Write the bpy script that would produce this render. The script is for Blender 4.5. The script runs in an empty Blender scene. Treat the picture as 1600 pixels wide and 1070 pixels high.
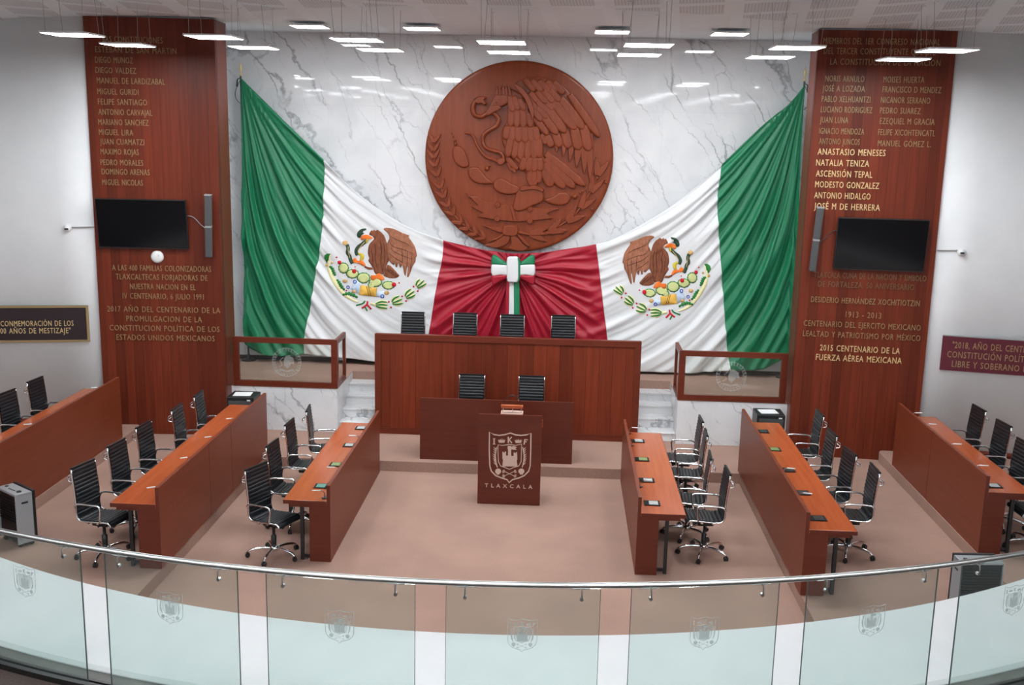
import bpy, bmesh, math, random
from mathutils import Vector, Matrix, noise
from mathutils.geometry import tessellate_polygon
random.seed(7)
SC = bpy.context.scene
COL = SC.collection
PI = math.pi

# ------------------------------------------------------------------ camera
CAM = Vector((0.8327, 0.0, 5.0885)); YAW, PITCH, ROLL = (math.radians(a) for a in (2.6157, 11.4107, 1.2507)); FPX = 1662.97
Fw = Vector((-math.sin(YAW)*math.cos(PITCH), math.cos(YAW)*math.cos(PITCH), -math.sin(PITCH)))
_R = Vector((math.cos(YAW), math.sin(YAW), 0)); _U = _R.cross(Fw)
Rt = _R*math.cos(ROLL) + _U*math.sin(ROLL); Up = _U*math.cos(ROLL) - _R*math.sin(ROLL)
cd = bpy.data.cameras.new('camera'); cam = bpy.data.objects.new('camera', cd); COL.objects.link(cam)
cam.matrix_world = Matrix(((Rt.x, Up.x, -Fw.x, CAM.x), (Rt.y, Up.y, -Fw.y, CAM.y), (Rt.z, Up.z, -Fw.z, CAM.z), (0, 0, 0, 1)))
cd.sensor_fit = 'HORIZONTAL'; cd.sensor_width = 36; cd.lens = FPX/1600*36; cd.clip_start = .05; cd.clip_end = 100
SC.camera = cam
def wall_pt(u, v, Y=18.4):                 # traced photo point -> (X, Z) on the vertical plane at depth Y
    d = Fw + Rt*((u-800)/FPX) + Up*((535-v)/FPX); t = Y/d.y
    return CAM.x + d.x*t, CAM.z + d.z*t

# ------------------------------------------------------------------ world, exposure
w = bpy.data.worlds.new('world'); SC.world = w; w.use_nodes = True
w.node_tree.nodes['Background'].inputs[0].default_value = (.9, .95, 1, 1)
w.node_tree.nodes['Background'].inputs[1].default_value = .25
vs = SC.view_settings; vs.view_transform = 'Standard'; vs.look = 'None'; vs.gamma = 1; vs.exposure = 1.17; vs.use_curve_mapping = False
LAMP_POWER = 21.0

# ------------------------------------------------------------------ materials
def mat(name, col, rough=.5, metal=0, spec=.5, coat=0):
    m = bpy.data.materials.new(name); m.use_nodes = True
    b = m.node_tree.nodes['Principled BSDF']
    b.inputs['Base Color'].default_value = (*col, 1); b.inputs['Roughness'].default_value = rough
    b.inputs['Metallic'].default_value = metal; b.inputs['Specular IOR Level'].default_value = spec
    b.inputs['Coat Weight'].default_value = coat; b.inputs['Coat Roughness'].default_value = .15
    return m
def nt(m): return m.node_tree.nodes, m.node_tree.links, m.node_tree.nodes['Principled BSDF']
def ramp(N, stops):
    r = N.new('ShaderNodeValToRGB'); e = r.color_ramp.elements
    e[0].position, e[0].color = stops[0][0], (*stops[0][1], 1); e[1].position, e[1].color = stops[-1][0], (*stops[-1][1], 1)
    for p, c in stops[1:-1]:
        x = e.new(p); x.color = (*c, 1)
    return r
def coords(N, L, scale, rot=(0, 0, 0), loc=(0, 0, 0)):
    t = N.new('ShaderNodeTexCoord'); mp = N.new('ShaderNodeMapping')
    mp.inputs['Scale'].default_value = scale; mp.inputs['Rotation'].default_value = rot; mp.inputs['Location'].default_value = loc
    L.new(t.outputs['Object'], mp.inputs[0]); return mp
def mixc(N, L, a, b, fac, mode='MIX'):
    m = N.new('ShaderNodeMix'); m.data_type = 'RGBA'; m.blend_type = mode
    for s, v in ((m.inputs[6], a), (m.inputs[7], b), (m.inputs[0], fac)):
        if hasattr(v, 'links'): L.new(v, s)
        elif isinstance(v, (int, float)): s.default_value = v
        else: s.default_value = (*v, 1)
    return m.outputs[2]
def math_n(N, L, op, a, b=None):
    m = N.new('ShaderNodeMath'); m.operation = op
    for i, v in enumerate((a, b)):
        if v is None: continue
        if hasattr(v, 'links'): L.new(v, m.inputs[i])
        else: m.inputs[i].default_value = v
    return m.outputs[0]
def bump(N, L, b, h, st, dist=.01):
    n = N.new('ShaderNodeBump'); n.inputs['Strength'].default_value = st; n.inputs['Distance'].default_value = dist
    L.new(h, n.inputs['Height']); L.new(n.outputs[0], b.inputs['Normal'])
def wood(name, dark, light, axis, rough, planks=0, spec=.5, coat=0):
    """grain runs along axis; planks = board width across X in metres (0: plain veneer)"""
    m = mat(name, light, rough, 0, spec, coat); N, L, b = nt(m)
    sc = [14, 14, 14]; sc['XYZ'.index(axis)] = .9
    mp = coords(N, L, sc)
    n1 = N.new('ShaderNodeTexNoise'); n1.inputs['Scale'].default_value = 1.3; n1.inputs['Detail'].default_value = 2.5; n1.inputs['Roughness'].default_value = .5; n1.inputs['Distortion'].default_value = .12
    L.new(mp.outputs[0], n1.inputs['Vector'])
    r = ramp(N, [(.2, dark), (.8, light)]); L.new(n1.outputs[0], r.inputs[0]); c = r.outputs[0]
    if planks:
        t = N.new('ShaderNodeTexCoord'); sp = N.new('ShaderNodeSeparateXYZ'); L.new(t.outputs['Object'], sp.inputs[0])
        x = math_n(N, L, 'DIVIDE', sp.outputs[0], planks); fl = math_n(N, L, 'FLOOR', x); fr = math_n(N, L, 'FRACT', x)
        wn = N.new('ShaderNodeTexWhiteNoise'); wn.noise_dimensions = '1D'; L.new(fl, wn.inputs['W'])
        r2 = ramp(N, [(0, (.72, .68, .66)), (.5, (1, 1, 1)), (1, (1.18, 1.15, 1.1))]); L.new(wn.outputs[0], r2.inputs[0])
        c = mixc(N, L, c, r2.outputs[0], 1.0, 'MULTIPLY')
        g = math_n(N, L, 'LESS_THAN', fr, .035)
        c = mixc(N, L, c, (.012, .004, .003), math_n(N, L, 'MULTIPLY', g, .55))
        bump(N, L, b, math_n(N, L, 'SUBTRACT', 1.0, g), .5, .006)
    L.new(c, b.inputs['Base Color'])
    return m
def noisy(name, c1, c2, scale, rough, bst=0, detail=4, spec=.5, stretch=(1, 1, 1)):
    m = mat(name, c1, rough, 0, spec); N, L, b = nt(m); mp = coords(N, L, stretch)
    n = N.new('ShaderNodeTexNoise'); n.inputs['Scale'].default_value = scale; n.inputs['Detail'].default_value = detail
    L.new(mp.outputs[0], n.inputs['Vector'])
    r = ramp(N, [(.3, c1), (.7, c2)]); L.new(n.outputs[0], r.inputs[0]); L.new(r.outputs[0], b.inputs['Base Color'])
    if bst: bump(N, L, b, n.outputs[0], bst, .01)
    return m
def carpet():
    m = mat('carpet', (.4, .25, .2), .95, 0, .1); N, L, b = nt(m)
    mp = coords(N, L, (1, 1, 1)); n = N.new('ShaderNodeTexNoise'); n.inputs['Scale'].default_value = 110; n.inputs['Detail'].default_value = 3; L.new(mp.outputs[0], n.inputs[0])
    n2 = N.new('ShaderNodeTexNoise'); n2.inputs['Scale'].default_value = 1.3; n2.inputs['Detail'].default_value = 4; L.new(mp.outputs[0], n2.inputs[0])
    r = ramp(N, [(.3, (.285, .175, .138)), (.7, (.405, .262, .211))]); L.new(n.outputs[0], r.inputs[0])
    r2 = ramp(N, [(.3, (.88, .88, .88)), (.7, (1.05, 1.04, 1.03))]); L.new(n2.outputs[0], r2.inputs[0])
    L.new(mixc(N, L, r.outputs[0], r2.outputs[0], 1.0, 'MULTIPLY'), b.inputs['Base Color']); bump(N, L, b, n.outputs[0], .2, .003)
    return m
def marble(name, tile=1.35):
    m = mat(name, (.8, .8, .8), .035, 0, .5); N, L, b = nt(m)
    mp = coords(N, L, (1, 1, 1), (0, math.radians(32), 0))
    nz = N.new('ShaderNodeTexNoise'); nz.inputs['Scale'].default_value = 1.6; nz.inputs['Detail'].default_value = 6; nz.inputs['Roughness'].default_value = .6; L.new(mp.outputs[0], nz.inputs[0])
    off = mixc(N, L, mp.outputs[0], nz.outputs[1], .30)
    def vein(scale, lo, hi, seed):
        st = N.new('ShaderNodeMapping'); st.inputs['Scale'].default_value = (1.25, 1, .24); st.inputs['Location'].default_value = (seed, 0, seed*.7); L.new(off, st.inputs[0])
        v = N.new('ShaderNodeTexVoronoi'); v.feature = 'DISTANCE_TO_EDGE'; v.inputs['Scale'].default_value = scale; L.new(st.outputs[0], v.inputs['Vector'])
        mr = N.new('ShaderNodeMapRange'); mr.inputs[1].default_value = lo; mr.inputs[2].default_value = hi; mr.inputs[3].default_value = 1; mr.inputs[4].default_value = 0
        L.new(v.outputs['Distance'], mr.inputs[0]); return mr.outputs[0]
    v1 = vein(1.5, .0, .021, 0); v2 = vein(2.8, .0, .019, 4.3)
    def patch(scale, seed, lo, hi):
        q = N.new('ShaderNodeMapping'); q.inputs['Location'].default_value = (seed, seed*.3, 0); L.new(mp.outputs[0], q.inputs[0])
        pn = N.new('ShaderNodeTexNoise'); pn.inputs['Scale'].default_value = scale; pn.inputs['Detail'].default_value = 3; L.new(q.outputs[0], pn.inputs[0])
        rr = ramp(N, [(lo, (0, 0, 0)), (hi, (1, 1, 1))]); L.new(pn.outputs[0], rr.inputs[0]); return rr.outputs[0]
    f = math_n(N, L, 'ADD', math_n(N, L, 'MULTIPLY', math_n(N, L, 'MULTIPLY', v1, patch(1.7, 0, .37, .58)), .85), math_n(N, L, 'MULTIPLY', math_n(N, L, 'MULTIPLY', v2, patch(2.4, 7, .42, .6)), .55))
    f = math_n(N, L, 'MINIMUM', f, .95)
    cl = N.new('ShaderNodeTexNoise'); cl.inputs['Scale'].default_value = 2.6; cl.inputs['Detail'].default_value = 5; L.new(off, cl.inputs[0])
    rc = ramp(N, [(.35, (.66, .675, .69)), (.6, (.735, .745, .755))]); L.new(cl.outputs[0], rc.inputs[0])
    c = mixc(N, L, rc.outputs[0], (.27, .28, .30), f)
    t = N.new('ShaderNodeTexCoord'); sp = N.new('ShaderNodeSeparateXYZ'); L.new(t.outputs['Object'], sp.inputs[0])
    gx = math_n(N, L, 'LESS_THAN', math_n(N, L, 'FRACT', math_n(N, L, 'DIVIDE', sp.outputs[0], .82)), .006)
    gz = math_n(N, L, 'LESS_THAN', math_n(N, L, 'FRACT', math_n(N, L, 'DIVIDE', sp.outputs[2], tile)), .004)
    c = mixc(N, L, c, (.6, .61, .62), math_n(N, L, 'MULTIPLY', math_n(N, L, 'MAXIMUM', gx, gz), .6))
    L.new(c, b.inputs['Base Color']); return m
def ceiling_mat():
    m = mat('perforated_ceiling', (.5, .5, .5), .85, 0, .2); N, L, b = nt(m)
    t = N.new('ShaderNodeTexCoord'); sp = N.new('ShaderNodeSeparateXYZ'); L.new(t.outputs['Object'], sp.inputs[0])
    X, Y = sp.outputs[0], sp.outputs[1]
    u = math_n(N, L, 'DIVIDE', X, math_n(N, L, 'ADD', .33, math_n(N, L, 'DIVIDE', Y, 20.)))      # fan of rows that widen with depth
    v = math_n(N, L, 'ADD', Y, math_n(N, L, 'MULTIPLY', math_n(N, L, 'MULTIPLY', X, X), .11))
    fu = math_n(N, L, 'FRACT', math_n(N, L, 'DIVIDE', math_n(N, L, 'ADD', u, 100.04), .78))
    fv = math_n(N, L, 'FRACT', math_n(N, L, 'DIVIDE', math_n(N, L, 'ADD', v, 15.05), 1.4))
    rect = math_n(N, L, 'MULTIPLY', math_n(N, L, 'LESS_THAN', fu, .70), math_n(N, L, 'LESS_THAN', fv, .78))
    slot = math_n(N, L, 'ADD', .5, math_n(N, L, 'MULTIPLY', .25, math_n(N, L, 'SINE', math_n(N, L, 'DIVIDE', u, .0062))))
    near = math_n(N, L, 'LESS_THAN', math_n(N, L, 'SUBTRACT', Y, math_n(N, L, 'MULTIPLY', math_n(N, L, 'MULTIPLY', X, X), .09)), 14.1)
    holes = math_n(N, L, 'MULTIPLY', math_n(N, L, 'MULTIPLY', rect, slot), near)
    slot2 = math_n(N, L, 'LESS_THAN', math_n(N, L, 'FRACT', math_n(N, L, 'DIVIDE', Y, .12)), .3)
    far = math_n(N, L, 'SUBTRACT', 1.0, near)
    holes2 = math_n(N, L, 'MULTIPLY', math_n(N, L, 'MULTIPLY', math_n(N, L, 'LESS_THAN', fu, .8), slot2), far)
    c = mixc(N, L, (.83, .92, .97), (.45, .49, .515), math_n(N, L, 'MULTIPLY', holes, .8))
    c = mixc(N, L, c, (.62, .65, .66), math_n(N, L, 'MULTIPLY', holes2, .5))
    L.new(c, b.inputs['Base Color']); return m
def glass_mat(name, tint, haze=.0, edge=False):
    m = bpy.data.materials.new(name); m.use_nodes = True; N = m.node_tree.nodes; L = m.node_tree.links; N.clear()
    o = N.new('ShaderNodeOutputMaterial'); tr = N.new('ShaderNodeBsdfTransparent'); tr.inputs[0].default_value = (*tint, 1)
    gl = N.new('ShaderNodeBsdfGlossy'); gl.inputs['Roughness'].default_value = .02; gl.inputs[0].default_value = (.9, .95, .93, 1)
    fr = N.new('ShaderNodeFresnel'); fr.inputs[0].default_value = 1.45
    ge = N.new('ShaderNodeNewGeometry'); ff = math_n(N, L, 'MULTIPLY', fr.outputs[0], math_n(N, L, 'SUBTRACT', 1.0, ge.outputs['Backfacing']))
    mx = N.new('ShaderNodeMixShader'); L.new(ff, mx.inputs[0]); L.new(tr.outputs[0], mx.inputs[1]); L.new(gl.outputs[0], mx.inputs[2])
    out = mx
    if haze:
        df = N.new('ShaderNodeBsdfDiffuse'); df.inputs[0].default_value = (.72, .8, .78, 1)
        m2 = N.new('ShaderNodeMixShader'); m2.inputs[0].default_value = haze; L.new(mx.outputs[0], m2.inputs[1]); L.new(df.outputs[0], m2.inputs[2]); out = m2
    L.new(out.outputs[0], o.inputs[0]); return m
def emis(name, col, st):
    m = bpy.data.materials.new(name); m.use_nodes = True; N = m.node_tree.nodes; L = m.node_tree.links; N.clear()
    o = N.new('ShaderNodeOutputMaterial'); e = N.new('ShaderNodeEmission'); e.inputs[0].default_value = (*col, 1); e.inputs[1].default_value = st
    L.new(e.outputs[0], o.inputs[0]); return m

M = {}
M['carpet'] = carpet()
M['marble'] = marble('white_marble')
M['ceiling'] = ceiling_mat()
M['plaster'] = noisy('white_plaster', (.76, .775, .785), (.80, .81, .82), 2.5, .8, .05, 5, .2)
M['ledge'] = noisy('white_ledge_paint', (.565, .56, .57), (.60, .592, .60), 3, .7, .03, 5, .25)
M['panelwood'] = wood('mahogany_planks', (.115, .0175, .0075), (.18, .032, .0125), 'Z', .42, .142, .24)
M['benchwood'] = wood('mahogany_bench_boards', (.125, .019, .0065), (.195, .033, .0115), 'Z', .42, .21, .26)
M['framewood'] = wood('mahogany_frame', (.11, .018, .008), (.155, .027, .012), 'X', .36, 0, .3)
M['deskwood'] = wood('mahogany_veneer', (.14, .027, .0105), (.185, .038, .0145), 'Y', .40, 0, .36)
M['deskcross'] = wood('mahogany_cross_veneer_shaded', (.09, .017, .009), (.12, .025, .0125), 'X', .34, 0, .35)  # shade of the camera-facing faces is mixed into this veneer's colour
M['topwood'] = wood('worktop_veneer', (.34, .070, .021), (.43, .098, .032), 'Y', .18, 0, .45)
M['medalwood'] = wood('carved_wood', (.165, .029, .0075), (.235, .046, .0125), 'Z', .34, 0, .34)
M['chrome'] = mat('chrome', (.78, .79, .8), .12, 1)
M['steel'] = mat('brushed_steel', (.52, .53, .52), .28, 1)
M['darksteel'] = mat('dark_steel', (.1, .1, .1), .35, 1)
M['leather'] = noisy('black_leather', (.007, .0085, .0105), (.012, .0145, .0175), 40, .32, .08, 3, .4)
M['blackplastic'] = mat('black_plastic', (.012, .012, .013), .4)
M['greymetal'] = mat('silver_plastic', (.30, .31, .32), .45, .2)
M['speaker'] = noisy('speaker_grille', (.045, .047, .05), (.085, .088, .09), 220, .6)
M['bezel'] = mat('matt_black_bezel', (.008, .008, .009), .75, 0, .2)
M['screen'] = mat('tv_glass', (.004, .004, .005), .12)
M['gold'] = mat('gold_letters', (.36, .24, .11), .45, .3)
M['frame_gold'] = mat('gilt_frame', (.42, .30, .14), .4, .6)
M['brass'] = mat('bright_gold_letters', (.78, .60, .30), .4, .4)
M['tarnish'] = mat('tarnished_letters', (.20, .115, .055), .5, .3)
M['whiteplastic'] = mat('white_plastic', (.8, .8, .8), .4)
M['silk'] = mat('beige_emblem_inlay', (.55, .40, .33), .6)
M['green'] = mat('green_satin', (.009, .195, .085), .38, 0, .45)
M['white'] = mat('white_satin', (.71, .725, .735), .55, 0, .3)
M['red'] = mat('red_satin', (.36, .008, .026), .42, 0, .45)
M['glass'] = glass_mat('tinted_glass', (.885, .94, .926), .015)
M['boxglass'] = glass_mat('pane_glass', (.93, .95, .93), .01)
M['etch'] = glass_mat('frosted_etching', (.78, .80, .80), .16)
M['etchline'] = glass_mat('etched_line', (.42, .45, .45), .28)
M['etchfaint'] = glass_mat('faint_etching', (.9, .92, .9), .22)
M['lamp'] = emis('lamp_diffuser', (.93, .97, 1.0), LAMP_POWER)
M['lampframe'] = mat('lamp_frame', (.75, .76, .78), .4)
M['wire'] = mat('grey_wire', (.35, .34, .33), .5)
M['plaqueblack'] = noisy('dark_plaque', (.016, .007, .010), (.024, .010, .014), 30, .5)
M['plaquered'] = noisy('maroon_plaque', (.10, .006, .018), (.12, .009, .024), 30, .45)
M['skirt'] = mat('dark_skirting', (.03, .018, .014), .5)
M['greyfloor'] = noisy('grey_floor_strip', (.10, .095, .088), (.14, .135, .125), 3, .6)
M['darkfloor'] = noisy('dark_gallery_carpet', (.032, .02, .017), (.05, .033, .028), 50, .95, .3)
for n, c in (('e_brown', (.24, .082, .042)), ('e_brown2', (.37, .15, .085)), ('e_line', (.06, .022, .014)), ('e_orange', (.85, .20, .035)), ('e_snake', (.035, .075, .045)),
             ('e_yellow', (.68, .53, .06)), ('e_tan', (.66, .42, .17)), ('e_lime', (.62, .68, .30)), ('e_green', (.03, .20, .045)), ('e_red', (.62, .02, .035)),
             ('e_gold', (.80, .47, .09)), ('e_blue', (.05, .10, .48)), ('e_water', (.58, .70, .86)), ('e_cream', (.80, .76, .42))):
    M[n] = noisy(n[2:] + '_embroidery', tuple(x*.72 for x in c), tuple(min(1, x*1.12) for x in c), 30, .7, .3, 3, .2, (1, 1, .45)) if n.startswith('e_brown') else mat(n[2:] + '_embroidery', c, .7, 0, .2)

# ------------------------------------------------------------------ object helpers
def tag(o, label=None, cat=None, group=None, kind=None):
    if label: o['label'] = label
    if cat: o['category'] = cat
    if group: o['group'] = group
    if kind: o['kind'] = kind
    return o
def thing(name, label, cat, loc=(0, 0, 0), rz=0, group=None):
    o = bpy.data.objects.new(name, None); COL.objects.link(o); o.location = loc; o.rotation_euler = (0, 0, rz); o.empty_display_size = .1
    return tag(o, label, cat, group)
def obj(name, bm, m, parent=None, smooth=False, loc=None):
    me = bpy.data.meshes.new(name); bmesh.ops.recalc_face_normals(bm, faces=bm.faces[:]); bm.to_mesh(me); bm.free()
    for p in me.polygons: p.use_smooth = smooth
    ms = m if isinstance(m, (list, tuple)) else [m]
    for x in ms: me.materials.append(x)
    o = bpy.data.objects.new(name, me); COL.objects.link(o)
    if parent: o.parent = parent
    if loc: o.location = loc
    return o
def struct(name, bm, m, smooth=False): return tag(obj(name, bm, m, None, smooth), kind='structure')
def copy_tree(o, parent=None):
    c = o.copy(); COL.objects.link(c)
    if parent: c.parent = parent
    for ch in list(o.children): copy_tree(ch, c)
    return c
def B(): return bmesh.new()
def box(bm, x0, x1, y0, y1, z0, z1, mtx=None, bev=0):
    r = bmesh.ops.create_cube(bm, size=1); vs_ = r['verts']
    for v in vs_: v.co = Vector((x0 + (v.co.x+.5)*(x1-x0), y0 + (v.co.y+.5)*(y1-y0), z0 + (v.co.z+.5)*(z1-z0)))
    if bev:
        es = list({e for v in vs_ for e in v.link_edges}); r = bmesh.ops.bevel(bm, geom=es, offset=bev, segments=2, affect='EDGES', profile=.5); vs_ = list({v for f in r['faces'] for v in f.verts} | {v for v in vs_ if v.is_valid})
    if mtx: bmesh.ops.transform(bm, matrix=mtx, verts=vs_)
    return bm
def bx(*a, bev=0, mtx=None): return box(B(), *a, mtx=mtx, bev=bev)
def tube(bm, pts, r, n=8, caps=True):
    pts = [Vector(p) for p in pts]; rs = r if isinstance(r, (list, tuple)) else [r]*len(pts); rings = []; prev = None
    for i, p in enumerate(pts):
        t = (pts[min(i+1, len(pts)-1)] - pts[max(i-1, 0)]).normalized()
        if prev is None:
            a = Vector((0, 0, 1)) if abs(t.z) < .9 else Vector((1, 0, 0)); x = t.cross(a).normalized()
        else:
            x = (prev - t*prev.dot(t)).normalized()
        prev = x; y = t.cross(x)
        rings.append([bm.verts.new(p + (x*math.cos(2*PI*k/n) + y*math.sin(2*PI*k/n))*rs[i]) for k in range(n)])
    for a, b in zip(rings, rings[1:]):
        for k in range(n): bm.faces.new((a[k], a[(k+1) % n], b[(k+1) % n], b[k]))
    if caps: bm.faces.new(rings[0][::-1]); bm.faces.new(rings[-1])
    return bm
def smoothpts(pts, sub=6, closed=False):
    P = [Vector(p) for p in pts]; n = len(P); out = []
    for i in range(n if closed else n-1):
        g = (lambda k: P[k % n]) if closed else (lambda k: P[max(0, min(n-1, k))])
        a, b, c, d = g(i-1), g(i), g(i+1), g(i+2)
        for s in range(sub):
            t = s/sub; out.append(.5*((2*b) + (c-a)*t + (2*a-5*b+4*c-d)*t*t + (3*b-a-3*c+d)*t**3))
    if not closed: out.append(P[-1])
    return out
def lathe(bm, prof, c=(0, 0, 0), n=24, axis='Z'):
    rings = []
    for r, h in prof:
        ring = []
        for k in range(n):
            a = 2*PI*k/n; q = (r*math.cos(a), r*math.sin(a), h)
            if axis == 'Y': q = (q[0], q[2], q[1])
            if axis == 'X': q = (q[2], q[0], q[1])
            ring.append(bm.verts.new(Vector(c) + Vector(q)))
        rings.append(ring)
    for a, b in zip(rings, rings[1:]):
        for k in range(n): bm.faces.new((a[k], a[(k+1) % n], b[(k+1) % n], b[k]))
    bm.faces.new(rings[0][::-1]); bm.faces.new(rings[-1]); return bm
def area2(p): return sum(p[i][0]*p[(i+1) % len(p)][1] - p[(i+1) % len(p)][0]*p[i][1] for i in range(len(p)))/2
def plate(bm, poly, th, place):
    """flat shape with thickness; place(x, z, h) -> world point, h measured out of the surface"""
    if area2(poly) < 0: poly = poly[::-1]
    tri = tessellate_polygon([[Vector((p[0], p[1], 0)) for p in poly]])
    f = [bm.verts.new(place(p[0], p[1], th)) for p in poly]; k = [bm.verts.new(place(p[0], p[1], 0)) for p in poly]
    for t in tri:
        try: bm.faces.new([f[i] for i in t])
        except ValueError: pass
    n = len(poly)
    for i in range(n): bm.faces.new((f[i], k[i], k[(i+1) % n], f[(i+1) % n]))
    return bm
def stroke(pts, wd, closed=False, taper=False):
    """list of quads (as small polygons) along a 2D polyline"""
    n = len(pts); nor = []
    for i in range(n):
        a = pts[i-1] if (i or closed) else pts[0]; b = pts[(i+1) % n] if (i < n-1 or closed) else pts[-1]
        dx, dy = b[0]-a[0], b[1]-a[1]; l = math.hypot(dx, dy) or 1; nor.append((-dy/l, dx/l))
    ws = [wd/2*((math.sin(PI*(i+.6)/(n+.2)))**.7 if taper else 1) for i in range(n)]
    L = [(p[0]+q[0]*w_, p[1]+q[1]*w_) for p, q, w_ in zip(pts, nor, ws)]; R = [(p[0]-q[0]*w_, p[1]-q[1]*w_) for p, q, w_ in zip(pts, nor, ws)]
    if closed: return [[L[i], L[(i+1) % n], R[(i+1) % n], R[i]] for i in range(n)]
    return [L + R[::-1]]
def ell(cx, cy, a, b=None, n=18): b = b or a; return [(cx+a*math.cos(2*PI*k/n), cy+b*math.sin(2*PI*k/n)) for k in range(n)]
def pillow(bm, poly, h, inset, place, base=0, steps=3):
    """rounded relief: a shape that swells out of its ground"""
    if area2(poly) < 0: poly = poly[::-1]
    n = len(poly); nor = []
    for i in range(n):
        a, b = poly[i-1], poly[(i+1) % n]; dx, dy = b[0]-a[0], b[1]-a[1]; l = math.hypot(dx, dy) or 1; nor.append((-dy/l, dx/l))
    rings = [[bm.verts.new(place(p[0], p[1], base)) for p in poly]]
    for s in range(steps+1):
        t = s/steps; d = inset*(1-math.cos(t*PI/2)); hh = base + h*(.35+.65*math.sin(t*PI/2))
        rings.append([bm.verts.new(place(p[0]+q[0]*d, p[1]+q[1]*d, hh)) for p, q in zip(poly, nor)])
    for a, b in zip(rings, rings[1:]):
        for k in range(n): bm.faces.new((a[k], a[(k+1) % n], b[(k+1) % n], b[k]))
    top = [(p[0]+q[0]*inset, p[1]+q[1]*inset) for p, q in zip(poly, nor)]
    for t in tessellate_polygon([[Vector((p[0], p[1], 0)) for p in top]]):
        try: bm.faces.new([rings[-1][i] for i in t])
        except ValueError: pass
    return bm
def sm2(pts, sub=4): return [(p.x, p.y) for p in smoothpts([(a, b, 0) for a, b in pts], sub, True)]

_fc = {}
def text_bm(txt, width, cap, th, bold=0):
    """letters lying in the XZ plane, facing -Y, left end of the baseline at the origin"""
    cu = bpy.data.curves.new('t', 'FONT'); cu.body = txt; cu.size = 1; cu.extrude = .02; cu.resolution_u = 2; cu.offset = bold; cu.space_character = 1.12; cu.space_word = 1.25
    o = bpy.data.objects.new('t', cu); COL.objects.link(o); bpy.context.view_layer.update()
    me = bpy.data.meshes.new_from_object(o.evaluated_get(bpy.context.evaluated_depsgraph_get()))
    bpy.data.objects.remove(o); bpy.data.curves.remove(cu)
    bm = B(); bm.from_mesh(me); bpy.data.meshes.remove(me)
    xs = [v.co.x for v in bm.verts]; x0, x1 = min(xs), max(xs); sx = width/(x1-x0); sz = cap/.69
    for v in bm.verts: v.co = Vector(((v.co.x-x0)*sx, -(v.co.z+.02)/.04*th, v.co.y*sz))
    return bm

# ================================================================== SETTING
P1, P3, DAIS = .155, .308, .885
bm = bx(-13, 13, -7, 18.7, -.2, 0); struct('floor', bm, M['carpet'])
bm = B(); box(bm, -3.55, 3.55, 15.17, 16.80, .0, P1); struct('trim_1', bm, M['carpet'])
for s, n in ((-1, 'trim_2'), (1, 'trim_3')):
    bm = B(); xs = sorted((s*3.55, s*5.80)); box(bm, xs[0], xs[1], 7.6, 16.62, 0, P1); struct(n, bm, M['carpet'])
for s, n in ((-1, 'trim_4'), (1, 'trim_5')):       # raised outer floor with a rounded inner corner
    out = [(5.80, 7.2), (5.80, 15.99)] + [(5.95-.15*math.cos(a), 15.99+.15*math.sin(a)) for a in (.4, .8, 1.2, 1.57)] + [(12.9, 16.14), (12.9, 7.2)]
    bm = B(); plate(bm, [(s*x, y) for x, y in out], P3, lambda x, y, h: Vector((x, y, h))); struct(n, bm, M['carpet'])
# dais: two wings faced in marble, carpet on top, back platform
for s, n in ((-1, 'trim_6'), (1, 'trim_7')):
    xs = sorted((s*2.745, s*5.2)); struct(n, bx(xs[0], xs[1], 16.6, 18.6, .1, DAIS-.012), M['marble'])
bm = B(); box(bm, -5.2, -2.745, 16.6, 18.6, DAIS-.012, DAIS); box(bm, 2.745, 5.2, 16.6, 18.6, DAIS-.012, DAIS); box(bm, -2.13, 2.13, 16.72, 17.88, .1, DAIS); box(bm, -2.745, 2.745, 17.88, 18.6, .1, DAIS)
struct('trim_8', bm, M['carpet'])
for s, side in ((-1, 'left'), (1, 'right')):
    t = thing('marble_staircase', 'white marble steps up to the dais on the %s of the long wooden bench' % side, 'stairs', (s*2.44, 16.6, P1))
    for k in range(4):
        y0 = 16.73-16.6+.29*k
        obj('step', bx(-.305, .305, y0, 17.88-16.6, .147*k, .147*(k+1)-.03), M['marble'], t)
        obj('tread', bx(-.305, .305, y0-.018, y0+.3 if k < 3 else 17.88-16.6, .147*(k+1)-.03, .147*(k+1), bev=.006), M['marble'], t)
struct('wall_back', bx(-5.3, 5.3, 18.6, 18.8, 0, 6.75), M['marble'])
struct('baseboard_back', bx(-5.2, 5.2, 18.585, 18.61, DAIS, DAIS+.07), M['skirt'])
def wallstrip(pts, z0, z1, th):
    bm = B(); A = [Vector((x, y, 0)) for x, y in pts]
    fr, bk = [], []
    for i, p in enumerate(A):
        d = (A[min(i+1, len(A)-1)] - A[max(i-1, 0)]).normalized(); q = Vector((d.y, -d.x, 0))*th
        fr.append((bm.verts.new(p+Vector((0, 0, z0))), bm.verts.new(p+Vector((0, 0, z1))))); bk.append((bm.verts.new(p+q+Vector((0, 0, z0))), bm.verts.new(p+q+Vector((0, 0, z1)))))
    for i in range(len(A)-1):
        bm.faces.new((fr[i][0], fr[i+1][0], fr[i+1][1], fr[i][1])); bm.faces.new((bk[i][0], bk[i][1], bk[i+1][1], bk[i+1][0]))
        bm.faces.new((fr[i][1], fr[i+1][1], bk[i+1][1], bk[i][1])); bm.faces.new((fr[i][0], bk[i][0], bk[i+1][0], fr[i+1][0]))
    for i in (0, -1): bm.faces.new((fr[i][0], fr[i][1], bk[i][1], bk[i][0]))
    return bm
WP = [(6.2, 16.14), (6.9, 16.03), (7.6, 15.92), (8.3, 15.78), (9.2, 15.5), (10.2, 15.0), (11.2, 14.2), (12.1, 12.8), (12.6, 10.5), (12.8, 7), (12.8, 0), (12.8, -6.9)]
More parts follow.
